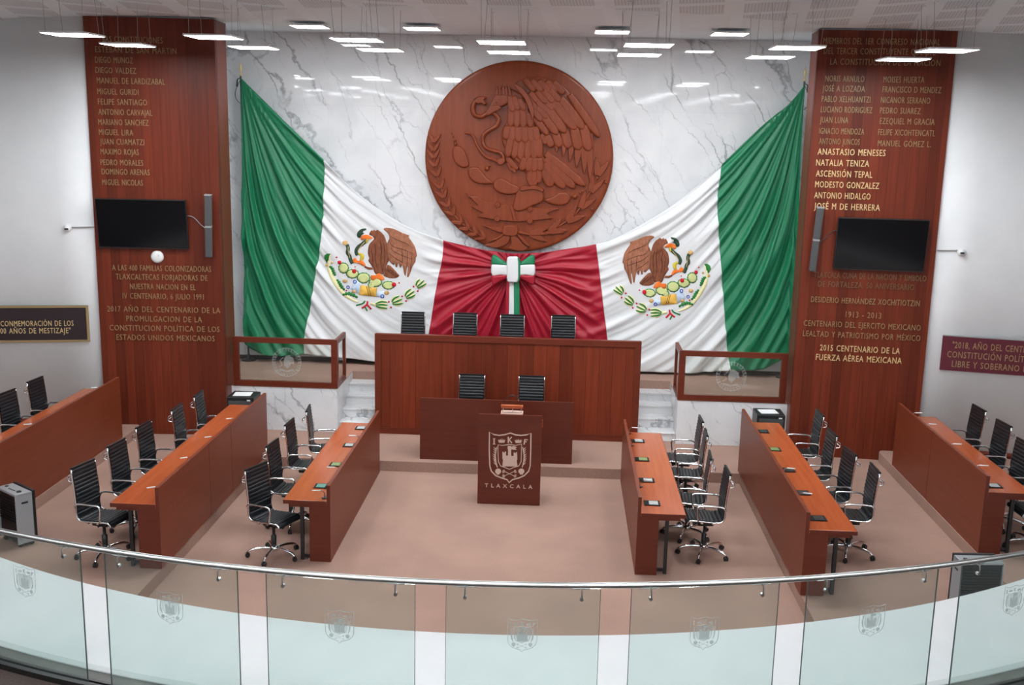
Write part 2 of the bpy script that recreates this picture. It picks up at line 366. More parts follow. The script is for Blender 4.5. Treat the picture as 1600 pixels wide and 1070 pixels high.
struct('wall_left', wallstrip([(-x, y) for x, y in WP], 0, 6.9, .2), M['plaster'], True)
struct('wall_right', wallstrip(WP, 0, 6.9, -.2), M['plaster'], True)
for s, side in ((-1, 'left'), (1, 'right')):
    struct('baseboard_' + side, wallstrip([(s*x, y-.012) for x, y in WP[:6]], P3, P3+.09, -.012*s), M['framewood'], True)
struct('wall_front', bx(-12.8, 12.8, -7, -6.8, 0, 6.9), M['plaster'])
bm = B(); nx, ny = 52, 52; V = [[None]*(ny+1) for _ in range(nx+1)]
for i in range(nx+1):
    for j in range(ny+1):
        x = -13+26*i/nx; y = -7+25.7*j/ny; d = max(0, abs(x)-5.2)
        V[i][j] = bm.verts.new((x, y, 6.60 - (.018*d*d if d < 4 else .288+.144*(d-4))*min(1, max(0, (y-8)/6))))
for i in range(nx):
    for j in range(ny): bm.faces.new((V[i][j], V[i+1][j], V[i+1][j+1], V[i][j+1]))
cl = struct('ceiling', bm, M['ceiling'], True)
md = cl.modifiers.new('th', 'SOLIDIFY'); md.thickness = .1; md.offset = 1

# gallery floor, white ledge in front of the glass
GC = Vector((.10, 16.82, 0)); GR = 10.08
def arc(R, a, z): return Vector((GC.x + R*math.sin(a), GC.y - R*math.cos(a), z))
def ringstrip(prof, a0, a1, n):
    """sweep of a closed (R, z) profile along the balcony curve"""
    bm = B(); rows = [[bm.verts.new(arc(R, a0+(a1-a0)*i/n, z)) for R, z in prof] for i in range(n+1)]; k = len(prof)
    for a, b in zip(rows, rows[1:]):
        for j in range(k): bm.faces.new((a[j], a[(j+1) % k], b[(j+1) % k], b[j]))
    bm.faces.new(rows[0][::-1]); bm.faces.new(rows[-1]); return bm
struct('wall_gallery', ringstrip([(9.86, .94), (9.84, .97), (9.40, 1.075), (9.03, 1.15), (9.01, 1.14), (9.01, .0), (9.86, .0)], -.86, .86, 90), M['ledge'], False)
struct('trim_9', ringstrip([(9.84, .93), (10.03, .93), (10.03, .5), (9.84, .5)], -.86, .86, 70), M['greyfloor'])
struct('floor_gallery', ringstrip([(10.03, .94), (17.5, .94), (17.5, .7), (10.03, .7)], -.86, .86, 60), M['darkfloor'])

# ================================================================== WOOD-CLAD PILLARS WITH GOLD NAMES
LINES = [(-1,1.65,.77,6.25,'LAS CONSTITUCIONES'),(-1,1.77,.57,6.1,'ESTEBAN DE SAN MARTIN'),(-1,1.78,1.22,5.95,'DIEGO MUNOZ'),(-1,1.78,1.18,5.8,'DIEGO VALDEZ'),(-1,1.77,.76,5.65,'MANUEL DE LARDIZABAL'),(-1,1.77,1.16,5.49,'MIGUEL GURIDI'),(-1,1.77,1.04,5.34,'FELIPE SANTIAGO'),(-1,1.77,.97,5.19,'ANTONIO CARVAJAL'),(-1,1.78,1.03,5.04,'MARIANO SANCHEZ'),(-1,1.78,1.27,4.89,'MIGUEL LIRA'),(-1,1.77,1.11,4.75,'JUAN CUAMATZI'),(-1,1.77,1.2,4.6,'MAXIMO ROJAS'),(-1,1.78,1.14,4.44,'PEDRO MORALES'),(-1,1.77,1.05,4.3,'DOMINGO ARENAS'),(-1,1.77,1.16,4.14,'MIGUEL NICOLAS'),(-1,1.69,.17,2.83,'A LAS 400 FAMILIAS COLONIZADORAS'),(-1,1.64,.23,2.69,'TLAXCALTECAS FORJADORAS DE'),(-1,1.43,.42,2.54,'NUESTRA NACION EN EL'),(-1,1.55,.3,2.39,'IV CENTENARIO, 6 JULIO 1991'),(-1,1.8,.05,2.18,'+2017 AÑO DEL CENTENARIO DE LA'),(-1,1.51,.34,2.03,'+PROMULGACION DE LA'),(-1,1.78,.07,1.88,'+CONSTITUCION POLÍTICA DE LOS'),(-1,1.68,.15,1.73,'+ESTADOS UNIDOS MEXICANOS'),
(1,.07,1.7,6.42,'MIEMBROS DEL 1ER CONGRESO NACIONAL'),(1,.09,1.66,6.28,'DEL TERCER CONSTITUYENTE QUE DIO'),(1,.19,1.73,6.13,'LA CONSTITUCION DE LA NACION'),(1,.14,.69,5.89,'+NORIS ARNULO'),(1,.96,1.53,5.89,'+MOISES HUERTA'),(1,.11,.71,5.75,'+JOSÉ A LOZADA'),(1,.96,1.78,5.75,'FRANCISCO D MENDEZ'),(1,.11,.8,5.6,'PABLO XELHUANTZI'),(1,.95,1.64,5.6,'NICANOR SERRANO'),(1,.11,.84,5.45,'LUCIANO RODRIGUEZ'),(1,.95,1.52,5.45,'PEDRO SUAREZ'),(1,.11,.51,5.3,'JUAN LUNA'),(1,.96,1.73,5.3,'EZEQUIEL M GRACIA'),(1,.11,.75,5.14,'IGNACIO MENDOZA'),(1,.95,1.75,5.14,'FELIPE XICOHTENCATL'),(1,.12,.7,4.99,'ANTONIO JUNCOS'),(1,.96,1.71,4.98,'MANUEL GÓMEZ L.'),(1,.11,1.08,4.84,'*ANASTASIO MENESES'),(1,.1,.86,4.68,'*NATALIA TENIZA'),(1,.11,.92,4.52,'*ASCENSIÓN TEPAL'),(1,.11,1.03,4.36,'*MODESTO GONZALEZ'),(1,.11,.92,4.2,'*ANTONIO HIDALGO'),(1,.12,1.07,4.04,'*JOSÉ M DE HERRERA'),(1,.2,1.83,3.01,'-TLAXCALA CUNA DE LA NACION Y SIMBOLO'),(1,.27,1.67,2.87,'-DE FORTALEZA. 50 ANIVERSARIO'),(1,.18,1.77,2.63,'+DESIDERIO HERNÁNDEZ XOCHITIOTZIN'),(1,.71,1.23,2.42,'1913 - 2013'),(1,.1,1.82,2.26,'CENTENARIO DEL EJERCITO MEXICANO'),(1,.1,1.83,2.1,'+LEALTAD Y PATRIOTISMO POR MÉXICO'),(1,.37,1.55,1.89,'*2015 CENTENARIO DE LA'),(1,.32,1.59,1.74,'*FUERZA AÉREA MEXICANA')]
PANEL = {}
PSL = math.atan2(.15, 1.95)
for s, side, lab in ((-1, 'left', 'tall mahogany plank pillar on the left with one column of gold names above a television'), (1, 'right', 'tall mahogany plank pillar on the right with two columns of gold names above a television')):
    # local x runs left to right on the face, origin at the inner edge, face at local y = 0
    t = thing('wood_pillar', lab, 'pillar', (s*4.45, 16.22, P1), -s*PSL)
    PANEL[s] = t
    x0, x1 = (-1.93, 0) if s < 0 else (0, 1.93)
    obj('planking', bx(x0, x1, 0, .12, 0, 6.42), M['panelwood'], t)
    xi = 0
    a, b = sorted((xi, xi-s*-.06))
    obj('side_casing', bx(min(xi, s*.05), max(xi, s*.05), .12, .72, 0, 6.42), M['framewood'], t)
    obj('core', bx(min(s*.06, s*1.9), max(s*.06, s*1.9), .12, .3, 0, 6.40), M['plaster'], t)
    for sd, wa, wb, z, tx in LINES:
        if sd != s: continue
        fl = tx[0] if tx[0] in '*+-' else ''; tx = tx.lstrip('*+-')
        xa, xb = sd*wa, sd*wb
        cap = .092 if fl == '*' else .088
        tb = text_bm(tx, abs(xb-xa), cap, .012, 0 if fl == '*' else -.008)
        o = obj('gold_lettering', tb, M['brass'] if fl == '*' else M['tarnish'] if fl == '-' else M['gold'], t, False, (min(xa, xb), 0, z-P1-cap/2))
def on_panel(s, wd, z, out=0):
    a = PSL; q = Vector((s*4.45, 16.22, 0)) + Vector((s*math.cos(a), -math.sin(a), 0))*wd + Vector((-s*math.sin(a), -math.cos(a), 0))*out
    q.z = z; return q

# ================================================================== CEILING LAMPS
def lamp(name, label, x, y, z, sz, hang, group):
    t = thing(name, label, 'lamp', (x, y, z), 0, group); h = sz/2
    bm = B(); f = .008
    for a in ((-h, h, -h, -h+f), (-h, h, h-f, h), (-h, -h+f, -h+f, h-f), (h-f, h, -h+f, h-f)): box(bm, *a, 0, .022)
    box(bm, -h+f, h-f, -h+f, h-f, .014, .022)
    obj('frame', bm, M['lampframe'], t)
    obj('diffuser', bx(-h+f, h-f, -h+f, h-f, .001, .0135), M['lamp'], t)
    for sx in (-1, 1):
        for sy in (-1, 1):
            k = random.uniform(-.05, .05)
            bm = B(); tube(bm, [(sx*h*.8, sy*h*.8, .0215), (sx*h*.8+k, sy*h*.8, .0215+hang-.0*.5), (sx*h*.8-k*.3, sy*h*.8, .0215+hang-.0)], .0028, 5); obj('suspension_wire', bm, M['wire'], t)
    return t
ORD = ['leftmost', 'second from left', 'third from left', 'middle', 'third from right', 'second from right', 'rightmost']
for Y, row in ((13.0, 'nearer'), (14.5, 'farther')):
    for k in range(7):
        f = .9386 if Y < 14 else .929
        x = .833+(-5.52+1.836*k-.833)*f; z = 5.0885+1.04*f; hang = 6.60-.018*max(0, abs(x)-5.2)**2 - z-.034
        lamp('hanging_lamp', 'square glowing panel lamp on wires, %s of the %s hanging row' % (ORD[k], row), x, Y, z, .6*f, hang, 'panel lamps hung in two long rows')
for k, x in enumerate((-3.14, -1.41, 1.48, 3.24)):
    lamp('hanging_lamp', 'small glowing lamp close under the ceiling, %s of the topmost four' % ['leftmost', 'second from left', 'third from left', 'rightmost'][k], x, 16.76, 6.53, .52, .036, 'small lamps close under the ceiling')
for Y in (5.4, 2.2, -1.2, -4.6):              # unseen lamp rows over the gallery, added to raise the ambient light
    for k in range(-2, 9):
        lamp('hanging_lamp', 'added unseen panel lamp above the gallery, for ambient light', -5.52+1.836*k, Y, 6.13, .6, 6.6-6.13-.034, 'unseen panel lamps added over the gallery')

# ================================================================== CARVED MEDALLION
MR = 1.615
med = thing('carved_medallion', 'round carved wooden coat of arms with eagle and snake on the marble wall', 'wall carving', (.035, 18.597, 4.585))
CR = math.radians(-1.2)
def mp_(x, y):                      # tracing units -> metres on the disc
    a = (x-540)/496*MR; b = -(y-546)/506*MR
    return a*math.cos(CR)-b*math.sin(CR), a*math.sin(CR)+b*math.cos(CR)
FACE = .13
def mplace(x, z, h): return Vector((x, -FACE-h, z))
bm = B(); lathe(bm, [(MR-.01, 0), (MR, -.012), (MR, -.095), (MR-.008, -.115), (MR-.03, -.128), (MR-.06, -FACE), (.2, -FACE)], (0, 0, 0), 96, 'Y'); obj('disc', bm, M['medalwood'], med, True)
def mpoly(pts): return [mp_(*p) for p in pts]
K = MR/500
def relief(name, items, parent=med):
    bm = B()
    for ii, it in enumerate(items):
        pts, h, ins = it[:3]; base = (it[3] if len(it) > 3 else 0) + .0012*(ii % 9)
        pillow(bm, mpoly(sm2(pts, 3) if len(it) < 5 else pts), h, ins, mplace, base)
    return obj(name, bm, M['medalwood'], parent, False)
def feather(p0, p1, wd, h, base=0, pointy=False):
    dx, dy = p1[0]-p0[0], p1[1]-p0[1]; l = math.hypot(dx, dy); ux, uy = dx/l, dy/l; nx_, ny_ = -uy, ux; hw = wd/2
    prof = [(0, .75), (.25, .95), (.6, 1), (.82, .92), (.94, .62), (1, .18)] if not pointy else [(0, .85), (.3, 1), (.6, .85), (.85, .45), (1, .06)]
    A = [(p0[0]+ux*l*t+nx_*hw*k, p0[1]+uy*l*t+ny_*hw*k) for t, k in prof]; C = [(p0[0]+ux*l*t-nx_*hw*k, p0[1]+uy*l*t-ny_*hw*k) for t, k in prof]
    return (A+C[::-1], h*1.25, .010 if pointy else min(.034, wd*K*.36), base, 1)
# wing
W_ = [([(510,160),(560,128),(640,120),(740,150),(800,210),(870,300),(900,360),(860,420),(800,440),(735,470),(670,440),(640,400),(615,330),(590,250),(545,195)], .035, .02)]
for p0, p1, wd in (((905,400),(922,668),38),((880,380),(888,622),46),((850,420),(846,590),40),((815,430),(808,560),32),((775,430),(775,535),28),((735,440),(738,512),24)): W_.append(feather(p0, p1, wd, .03, .015, True))
for p0, p1, wd in (((870,360),(905,495),56),((820,370),(852,492),56),((770,385),(802,486),52),((722,405),(756,482),48),((680,420),(712,484),42),((650,415),(680,470),34)): W_.append(feather(p0, p1, wd, .03, .035))
for p0, p1, wd in (((790,205),(958,420),44),((742,225),(872,382),54),((696,235),(832,386),54),((655,250),(780,406),52),((625,280),(738,416),48),((605,320),(690,420),40)): W_.append(feather(p0, p1, wd, .032, .05))
for r, (cx, cy, n, st) in enumerate(((740,180,5,(-38,-2)),(722,222,5,(-34,6)),(690,268,4,(-32,12)),(660,312,2,(-26,14)))):
    for k in range(n):
        x, y = cx+st[0]*k, cy+st[1]*k; W_.append(feather((x-38, y-38), (x+22, y+24), 38, .026, .066))
W_.append(([(500,165),(545,180),(590,240),(612,300),(606,345),(590,310),(560,240),(520,195)], .045, .012, .105))
relief('wing', W_)
T_ = []
for p0, p1, wd in (((665,590),(722,692),56),((672,565),(790,698),54),((680,540),(845,696),52),((680,515),(895,680),50)): T_.append(feather(p0, p1, wd, .035, .01))
relief('tail', T_)
# body and head
Bd = [([(470,190),(540,212),(590,250),(612,305),(616,360),(632,410),(660,455),(670,520),(680,560),(670,605),(650,630),(630,672),(600,650),(570,610),(520,560),(480,520),(455,480),(445,430),(452,390),(478,350),(488,310),(468,268)], .06, .03)]
for row, (tips, y0, y1, wd, hb) in enumerate((([600, 625, 652], 580, 682, 34, .045), ([560, 592, 625, 656], 540, 622, 40, .05), ([482, 515, 550, 587, 622, 650], 440, 560, 42, .055), ([470, 503, 537, 572, 606, 636], 380, 470, 42, .06), ([492, 525, 560, 596], 265, 395, 40, .066))):
    for k, x in enumerate(tips):
        lean = (x-555)*.25 if row > 1 else (x-610)*.3
        sag = abs(k-(len(tips)-1)/2)*-6
        Bd.append(feather((x-lean*.6-(8 if row > 2 else -4), y0), (x, y1+sag), wd, .026, hb))
for x, y, x2, y2 in ((480,225,500,310),(500,225,530,300),(530,235,562,300),(556,255,594,315)): Bd.append(feather((x, y), (x2, y2), 36, .022, .076))
relief('body', Bd)
Hd = [([(372,290),(385,262),(402,225),(430,190),(460,178),(490,195),(495,235),(470,268),(440,285),(415,300),(390,312),(365,326),(368,305)], .085, .03)]
for x in (408, 424, 442, 458, 474): Hd.append(feather((x+8, 225), (x, 168 if x != 408 else 178), 15, .03, .06, True))
Hd.append(([(364,330),(370,300),(392,280),(425,276),(440,290),(420,305),(400,315),(378,330)], .03, .012, .085))
head = relief('head', Hd)
bm = B(); lathe(bm, [(.004, 0), (.016, -.004), (.016, -.012), (.006, -.02)], mplace(*mp_(412, 262), .1), 12, 'Y'); obj('eye', bm, M['medalwood'], head, True)
# snake
def mtube(name, pts, r0, h, m=None, taper=True, parent=med):
    P = smoothpts([mplace(*mp_(x, y), h) for x, y in pts], 6); n = len(P)
    rs = [r0*(.95-.55*(i/n)**1.6)*(.7+.3*min(1, i/8)) for i in range(n)]
    bm = B(); tube(bm, P, rs, 10); return obj(name, bm, m or M['medalwood'], parent, True)
sn = mtube('snake', [(345,262),(322,250),(300,265),(290,300),(303,332),(340,338),(372,318),(405,322),(428,350),(415,385),(380,408),(352,435),(348,470),(365,500),(405,514),(440,522),(460,548),(440,572),(408,560),(375,552),(342,524),(318,488),(303,450),(285,430),(255,428)], .045, .045)
hd = relief('snake_head', [([(300,262),(310,238),(340,232),(362,240),(348,254),(362,268),(350,282),(335,272),(315,275)], .07, .02, .02)], sn)
# legs and claws
relief('leg', [([(470,540),(500,545),(530,580),(545,600),(530,612),(500,595),(475,570)], .05, .02), ([(425,565),(445,548),(470,555),(466,580),(440,590)], .085, .015), ([(478,575),(492,572),(505,600),(520,615),(505,618),(485,598)], .07, .012), ([(500,600),(515,598),(532,618),(525,628),(508,618)], .06, .01)])
relief('talon', [([(555,702),(575,688),(600,692),(625,684),(650,690),(680,705),(675,722),(640,712),(600,714),(560,722)], .12, .015), ([(585,640),(650,640),(640,690),(600,690)], .075, .02)])
# prickly pear
relief('cactus', [([(195,505),(225,498),(255,520),(275,570),(278,602),(245,612),(208,590),(190,545)], .05, .03), ([(282,612),(325,603),(350,628),(380,660),(412,685),(385,694),(330,692),(292,672),(277,640)], .05, .03), ([(418,672),(455,656),(505,680),(555,702),(545,732),(500,744),(450,738),(414,712)], .055, .03),
                  ([(545,718),(600,700),(665,706),(684,740),(675,775),(625,800),(580,825),(545,832),(520,815),(528,765)], .085, .03), ([(690,758),(730,742),(765,718),(805,720),(824,748),(808,778),(765,790),(715,782),(688,768)], .05, .03)])
for x, y, r in ((375,610,.045),(390,595,.02),(845,738,.05),(872,718,.025),(885,710,.016),(828,738,.02),(200,470,.03),(190,448,.02),(205,488,.03),(182,434,.014)):
    bm = B(); bmesh.ops.create_uvsphere(bm, u_segments=12, v_segments=8, radius=r, matrix=Matrix.Translation(mplace(*mp_(x, y), .015)))
    obj('prickly_pear', bm, M['medalwood'], med, True)
# stone glyph with water volutes
relief('stone_glyph', [([(270,748),(285,762),(330,760),(350,775),(440,792),(520,797),(610,806),(765,802),(720,828),(700,836),(738,862),(640,878),(545,890),(430,884),(335,872),(362,850),(298,818),(335,810),(300,778)], .05, .016, 0, 1)])
bm = B()
for x, y in ((440,800),(440,876),(612,815),(614,880)):
    for r in (.055, .028): bmesh.ops.create_cone(bm, cap_ends=True, segments=18, radius1=r, radius2=r*.8, depth=.03+(.055-r)*.4, matrix=Matrix.Translation(mplace(*mp_(x, y), .06)) @ Matrix.Rotation(PI/2, 4, 'X'))
for q in ([(520,800),(535,840),(550,888)], [(505,800),(515,840),(530,886)]):
    tube(bm, smoothpts([mplace(*mp_(*p), .052) for p in q], 5), .012, 6)
obj('glyph_ring', bm, M['medalwood'], med)
# garland branches
def branch(name, path, n, ln, wd, spread):
    P = smoothpts([(x, y, 0) for x, y in path], 8); bm = B(); tube(bm, [mplace(*mp_(p.x, p.y), .02) for p in P], .016, 6)
    it = []
    for k in range(n):
        t = (k+.3)/n*(len(P)-2); i = int(t); p = P[i]; d = (P[i+1]-P[i]).normalized()
        for sg in (-1, 1):
            a = math.atan2(d.y, d.x)+sg*spread; it.append(feather((p.x, p.y), (p.x+ln*math.cos(a), p.y+ln*math.sin(a)), wd, .03, .004+.004*(k % 2), True))
    for ii, (pts, h, ins, base, _) in enumerate(it): pillow(bm, mpoly(pts), h, ins, mplace, base+.0013*(ii % 7))
    return obj(name, bm, M['medalwood'], med)
branch('laurel_branch', [(385,985),(300,945),(225,885),(165,800),(125,700),(98,600),(90,520),(92,455)], 13, 58, 22, .62)
branch('oak_branch', [(600,950),(690,945),(765,905),(835,850),(890,780),(932,700),(958,620),(968,570)], 6, 100, 34, .36)
for x, y in ((758,872),(790,935),(888,770),(940,800),(958,635),(1005,655)): 
    bm = B(); bmesh.ops.create_uvsphere(bm, u_segments=10, v_segments=7, radius=.03, matrix=Matrix.Translation(mplace(*mp_(x, y), .02))); obj('berry', bm, M['medalwood'], med, True)
relief('ribbon', [([(474,912),(515,906),(552,912),(548,962),(475,962)], .08, .02), ([(470,925),(430,920),(365,915),(420,940),(470,950)], .05, .01), ([(552,930),(610,945),(700,935),(735,942),(650,958),(552,950)], .05, .01), ([(470,955),(440,975),(398,995),(405,1003),(450,985),(478,965)], .06, .008),
                  ([(480,964),(512,968),(500,1010),(440,1035),(375,1022),(430,1000)], .05, .014), ([(545,964),(515,968),(520,1010),(505,1035),(580,1046),(610,1025),(580,1000)], .05, .014), ([(550,950),(590,975),(622,1010),(605,1015),(570,985)], .06, .008)])

# ================================================================== DRAPED FLAG CLOTH
CY = 18.36
BOWX, BOWZ = wall_pt(802, 420, CY)
EMB = {-1: wall_pt(588, 428, CY), 1: wall_pt(1034, 438, CY)}
TOP = {-1: wall_pt(377, 122, CY), 1: wall_pt(1257, 133, CY)}
def smst(a, b, x):
    t = max(0, min(1, (x-a)/(b-a))); return t*t*(3-2*t)
def cloth_y(X, Z):
    s = -1 if X < BOWX else 1
    cx, cz = TOP[s]; dx, dz = abs(X-cx), cz-Z; r = math.hypot(dx, dz); a = math.atan2(dx, max(dz, 1e-4)) - .011*r*r
    zone = smst(1.35, 1.75, dx)                     # 0 in the green band, 1 in the white one
    A = min(.075, .006+.026*r)*(1-zone*(.72 if s < 0 else .46)); nzv = noise.noise((X*.7, 0, Z*.7)); n2 = noise.noise((X*1.9, 3, Z*1.9))
    def ridge(q): return (math.exp(1.5*(math.sin(q)-1))-.22)*1.5
    f = A*(.62*ridge(60*a+1.8*nzv) + .42*ridge(101*a+.8*r+s+.7*n2) + (.35-.2*zone)*math.sin(31*a-.6*r+2*s+1.5*nzv) + .2*ridge(165*a+.8*n2+s))
    ex, ez = EMB[s]; f *= 1-.9*math.exp(-((X-ex)/.88)**4-((Z-ez)/.74)**4)
    bd = abs(X-BOWX); bz = BOWZ-Z; rb = math.hypot(bd, bz); an = math.atan2(bd, bz)
    g = min(.06, .012+.055*rb)*(.7*ridge(24*an+.9*s+1.6*nzv) + .4*ridge(43*an+s*.5+2*n2) + .3*math.sin(15*an+1.2*rb))
    wr = 1-smst(1.0, 1.75, bd)
    h = f*(1-wr)+g*wr
    return CY - h
def resample(pts, n):
    P = smoothpts([(x, y, 0) for x, y in pts], 8) if len(pts) > 2 else [Vector((*pts[0], 0)), Vector((*pts[1], 0))]
    L_ = [0]
    for a, b in zip(P, P[1:]): L_.append(L_[-1]+(b-a).length)
    out = []; j = 0
    for i in range(n+1):
        d = L_[-1]*i/n
        while j < len(P)-2 and L_[j+1] < d: j += 1
        t = (d-L_[j])/max(1e-9, L_[j+1]-L_[j]); out.append(P[j].lerp(P[j+1], t))
    return out
def cloth(name, top, bottom, left, right, m, parent, n=110):
    T, Bo, Le, Ri = (resample([wall_pt(u, v, CY) for u, v in q], n) for q in (top, bottom, left, right)); bm = B()
    V = []
    for i in range(n+1):
        row = []
        for j in range(n+1):
            s, t = i/n, j/n
            p = T[i]*(1-t)+Bo[i]*t+Le[j]*(1-s)+Ri[j]*s-(T[0]*(1-s)*(1-t)+T[n]*s*(1-t)+Bo[0]*(1-s)*t+Bo[n]*s*t)
            row.append(bm.verts.new((p.x, cloth_y(p.x, p.y), p.y)))
        V.append(row)
    for i in range(n):
        for j in range(n): bm.faces.new((V[i][j], V[i+1][j], V[i+1][j+1], V[i][j+1]))
    o = obj(name, bm, m, parent, True); md = o.modifiers.new('th', 'SOLIDIFY'); md.thickness = .005; md.offset = -1
    return o
gwL = [(507,249),(507,280),(503,364),(492,437),(476,529),(475,553)]; wrL = [(693,375),(691,406),(684,437),(670,522),(664,568)]
gwR = [(1128,257),(1121,309),(1124,381),(1129,448),(1134,520),(1141,578)]; wrR = [(931,381),(936,420),(943,480),(949,531),(953,580)]
MID = [(802,396),(802,480),(802,574)]
fL = thing('draped_flag', 'green, white and red flag swagged across the left half of the marble wall', 'flag', (0, 0, 0))
fR = thing('draped_flag', 'green, white and red flag swagged across the right half of the marble wall', 'flag', (0, 0, 0))
cloth('green_band', [(377,122),(441,186),(507,249)], [(384,536),(396,546),(424,555),(450,556),(475,553)], [(377,122),(378,280),(377,308),(381,420),(382,527),(384,536)], gwL, M['green'], fL)
wL = cloth('white_band', [(507,249),(553,297),(612,340),(650,360),(693,375)], [(475,553),(512,556),(555,561),(600,566),(664,568)], gwL, wrL, M['white'], fL, 140)
cloth('red_band', [(693,375),(730,385),(770,392),(802,396)], [(664,568),(730,570),(802,574)], wrL, MID, M['red'], fL)
cloth('red_band', [(802,396),(850,394),(900,387),(931,381)], [(802,574),(870,577),(953,580)], MID, wrR, M['red'], fR)
wR = cloth('white_band', [(931,381),(960,373),(1023,339),(1072,305),(1128,257)], [(953,580),(1000,580),(1055,582),(1092,582),(1141,578)], wrR, gwR, M['white'], fR, 140)
cloth('green_band', [(1128,257),(1190,197),(1231,164),(1257,133)], [(1141,578),(1185,577),(1213,566),(1237,550)], gwR, [(1257,133),(1249,280),(1247,392),(1238,504),(1237,550)], M['green'], fR)
# coat of arms embroidered on each white band (traced once, mirrored for the right flag)
def wav(p0, p1, n=5): return [(p0[0]+(p1[0]-p0[0])*i/n, p0[1]+(p1[1]-p0[1])*i/n) for i in range(n+1)]
E_BODY = [(650,165),(672,130),(690,140),(698,120),(712,138),(738,122),(750,135),(775,150),(805,185),(822,225),(835,270),(850,300),(848,360),(845,430),(852,450),(830,500),(805,580),(790,592),(760,580),(720,590),(700,560),(690,530),(660,480),(640,450),(650,420),(636,380),(640,310),(655,270),(690,235),(700,215),(680,190),(655,180)]
E_WING = [(800,120),(820,105),(870,108),(930,125),(1000,160),(1070,185),(1060,200),(1095,250),(1130,310),(1148,400),(1135,410),(1130,460),(1100,510),(1065,610),(1045,612),(1055,520),(1045,515),(1030,600),(1015,590),(1000,500),(990,500),(972,525),(960,480),(950,478),(940,515),(925,510),(920,465),(905,495),(850,440),(840,380),(835,270),(860,220),(855,180),(830,145)]
E_TAIL = [(805,590),(840,490),(900,530),(945,580),(963,605),(930,628),(860,630),(800,605)]
pads = [(382,525,46,48),(475,585,58,40),(590,628,60,48),(715,675,60,38),(672,708,30,30),(850,705,58,36)]
leafR = [[(715,900),(770,878),(840,880)],[(718,910),(780,908),(842,912)],[(720,920),(770,938),(838,945)],[(885,880),(910,842),(965,818)],[(890,890),(940,872),(995,848)],[(890,900),(945,905),(1003,890)],[(1025,820),(1042,778),(1088,742)],[(1030,830),(1075,800),(1122,763)],[(1035,840),(1085,830),(1132,800)],[(1138,712),(1150,670),(1178,643)],[(1146,722),(1185,690),(1222,653)],[(1152,735),(1200,715),(1247,685)]]
def sps(pts): return [(p.x, p.y) for p in smoothpts([(a, b, 0) for a, b in pts], 4)]
def ss(pts, w_, taper=False): return stroke(sps(pts), w_, False, taper)
def serrated(pts, w_):
    P = sps(pts); n = len(P); L_, R_ = [], []
    for i in range(n):
        a, b = P[max(0, i-1)], P[min(n-1, i+1)]; dx, dy = b[0]-a[0], b[1]-a[1]; l = math.hypot(dx, dy) or 1; k = w_/2*(1 if i % 2 else .45)*math.sin(PI*(i+.7)/(n+.4))**.5
        L_.append((P[i][0]-dy/l*k-dx/l*6, P[i][1]+dx/l*k-dy/l*6)); R_.append((P[i][0]+dy/l*k-dx/l*6, P[i][1]-dx/l*k-dy/l*6))
    return [L_+R_[::-1]]
def spiky(x, y, a, b, n=44): return [(x+(a+(13 if k % 4 == 0 else 8))*math.cos(2*PI*k/n), y+(b+(13 if k % 4 == 0 else 8))*math.sin(2*PI*k/n)) for k in range(n)]
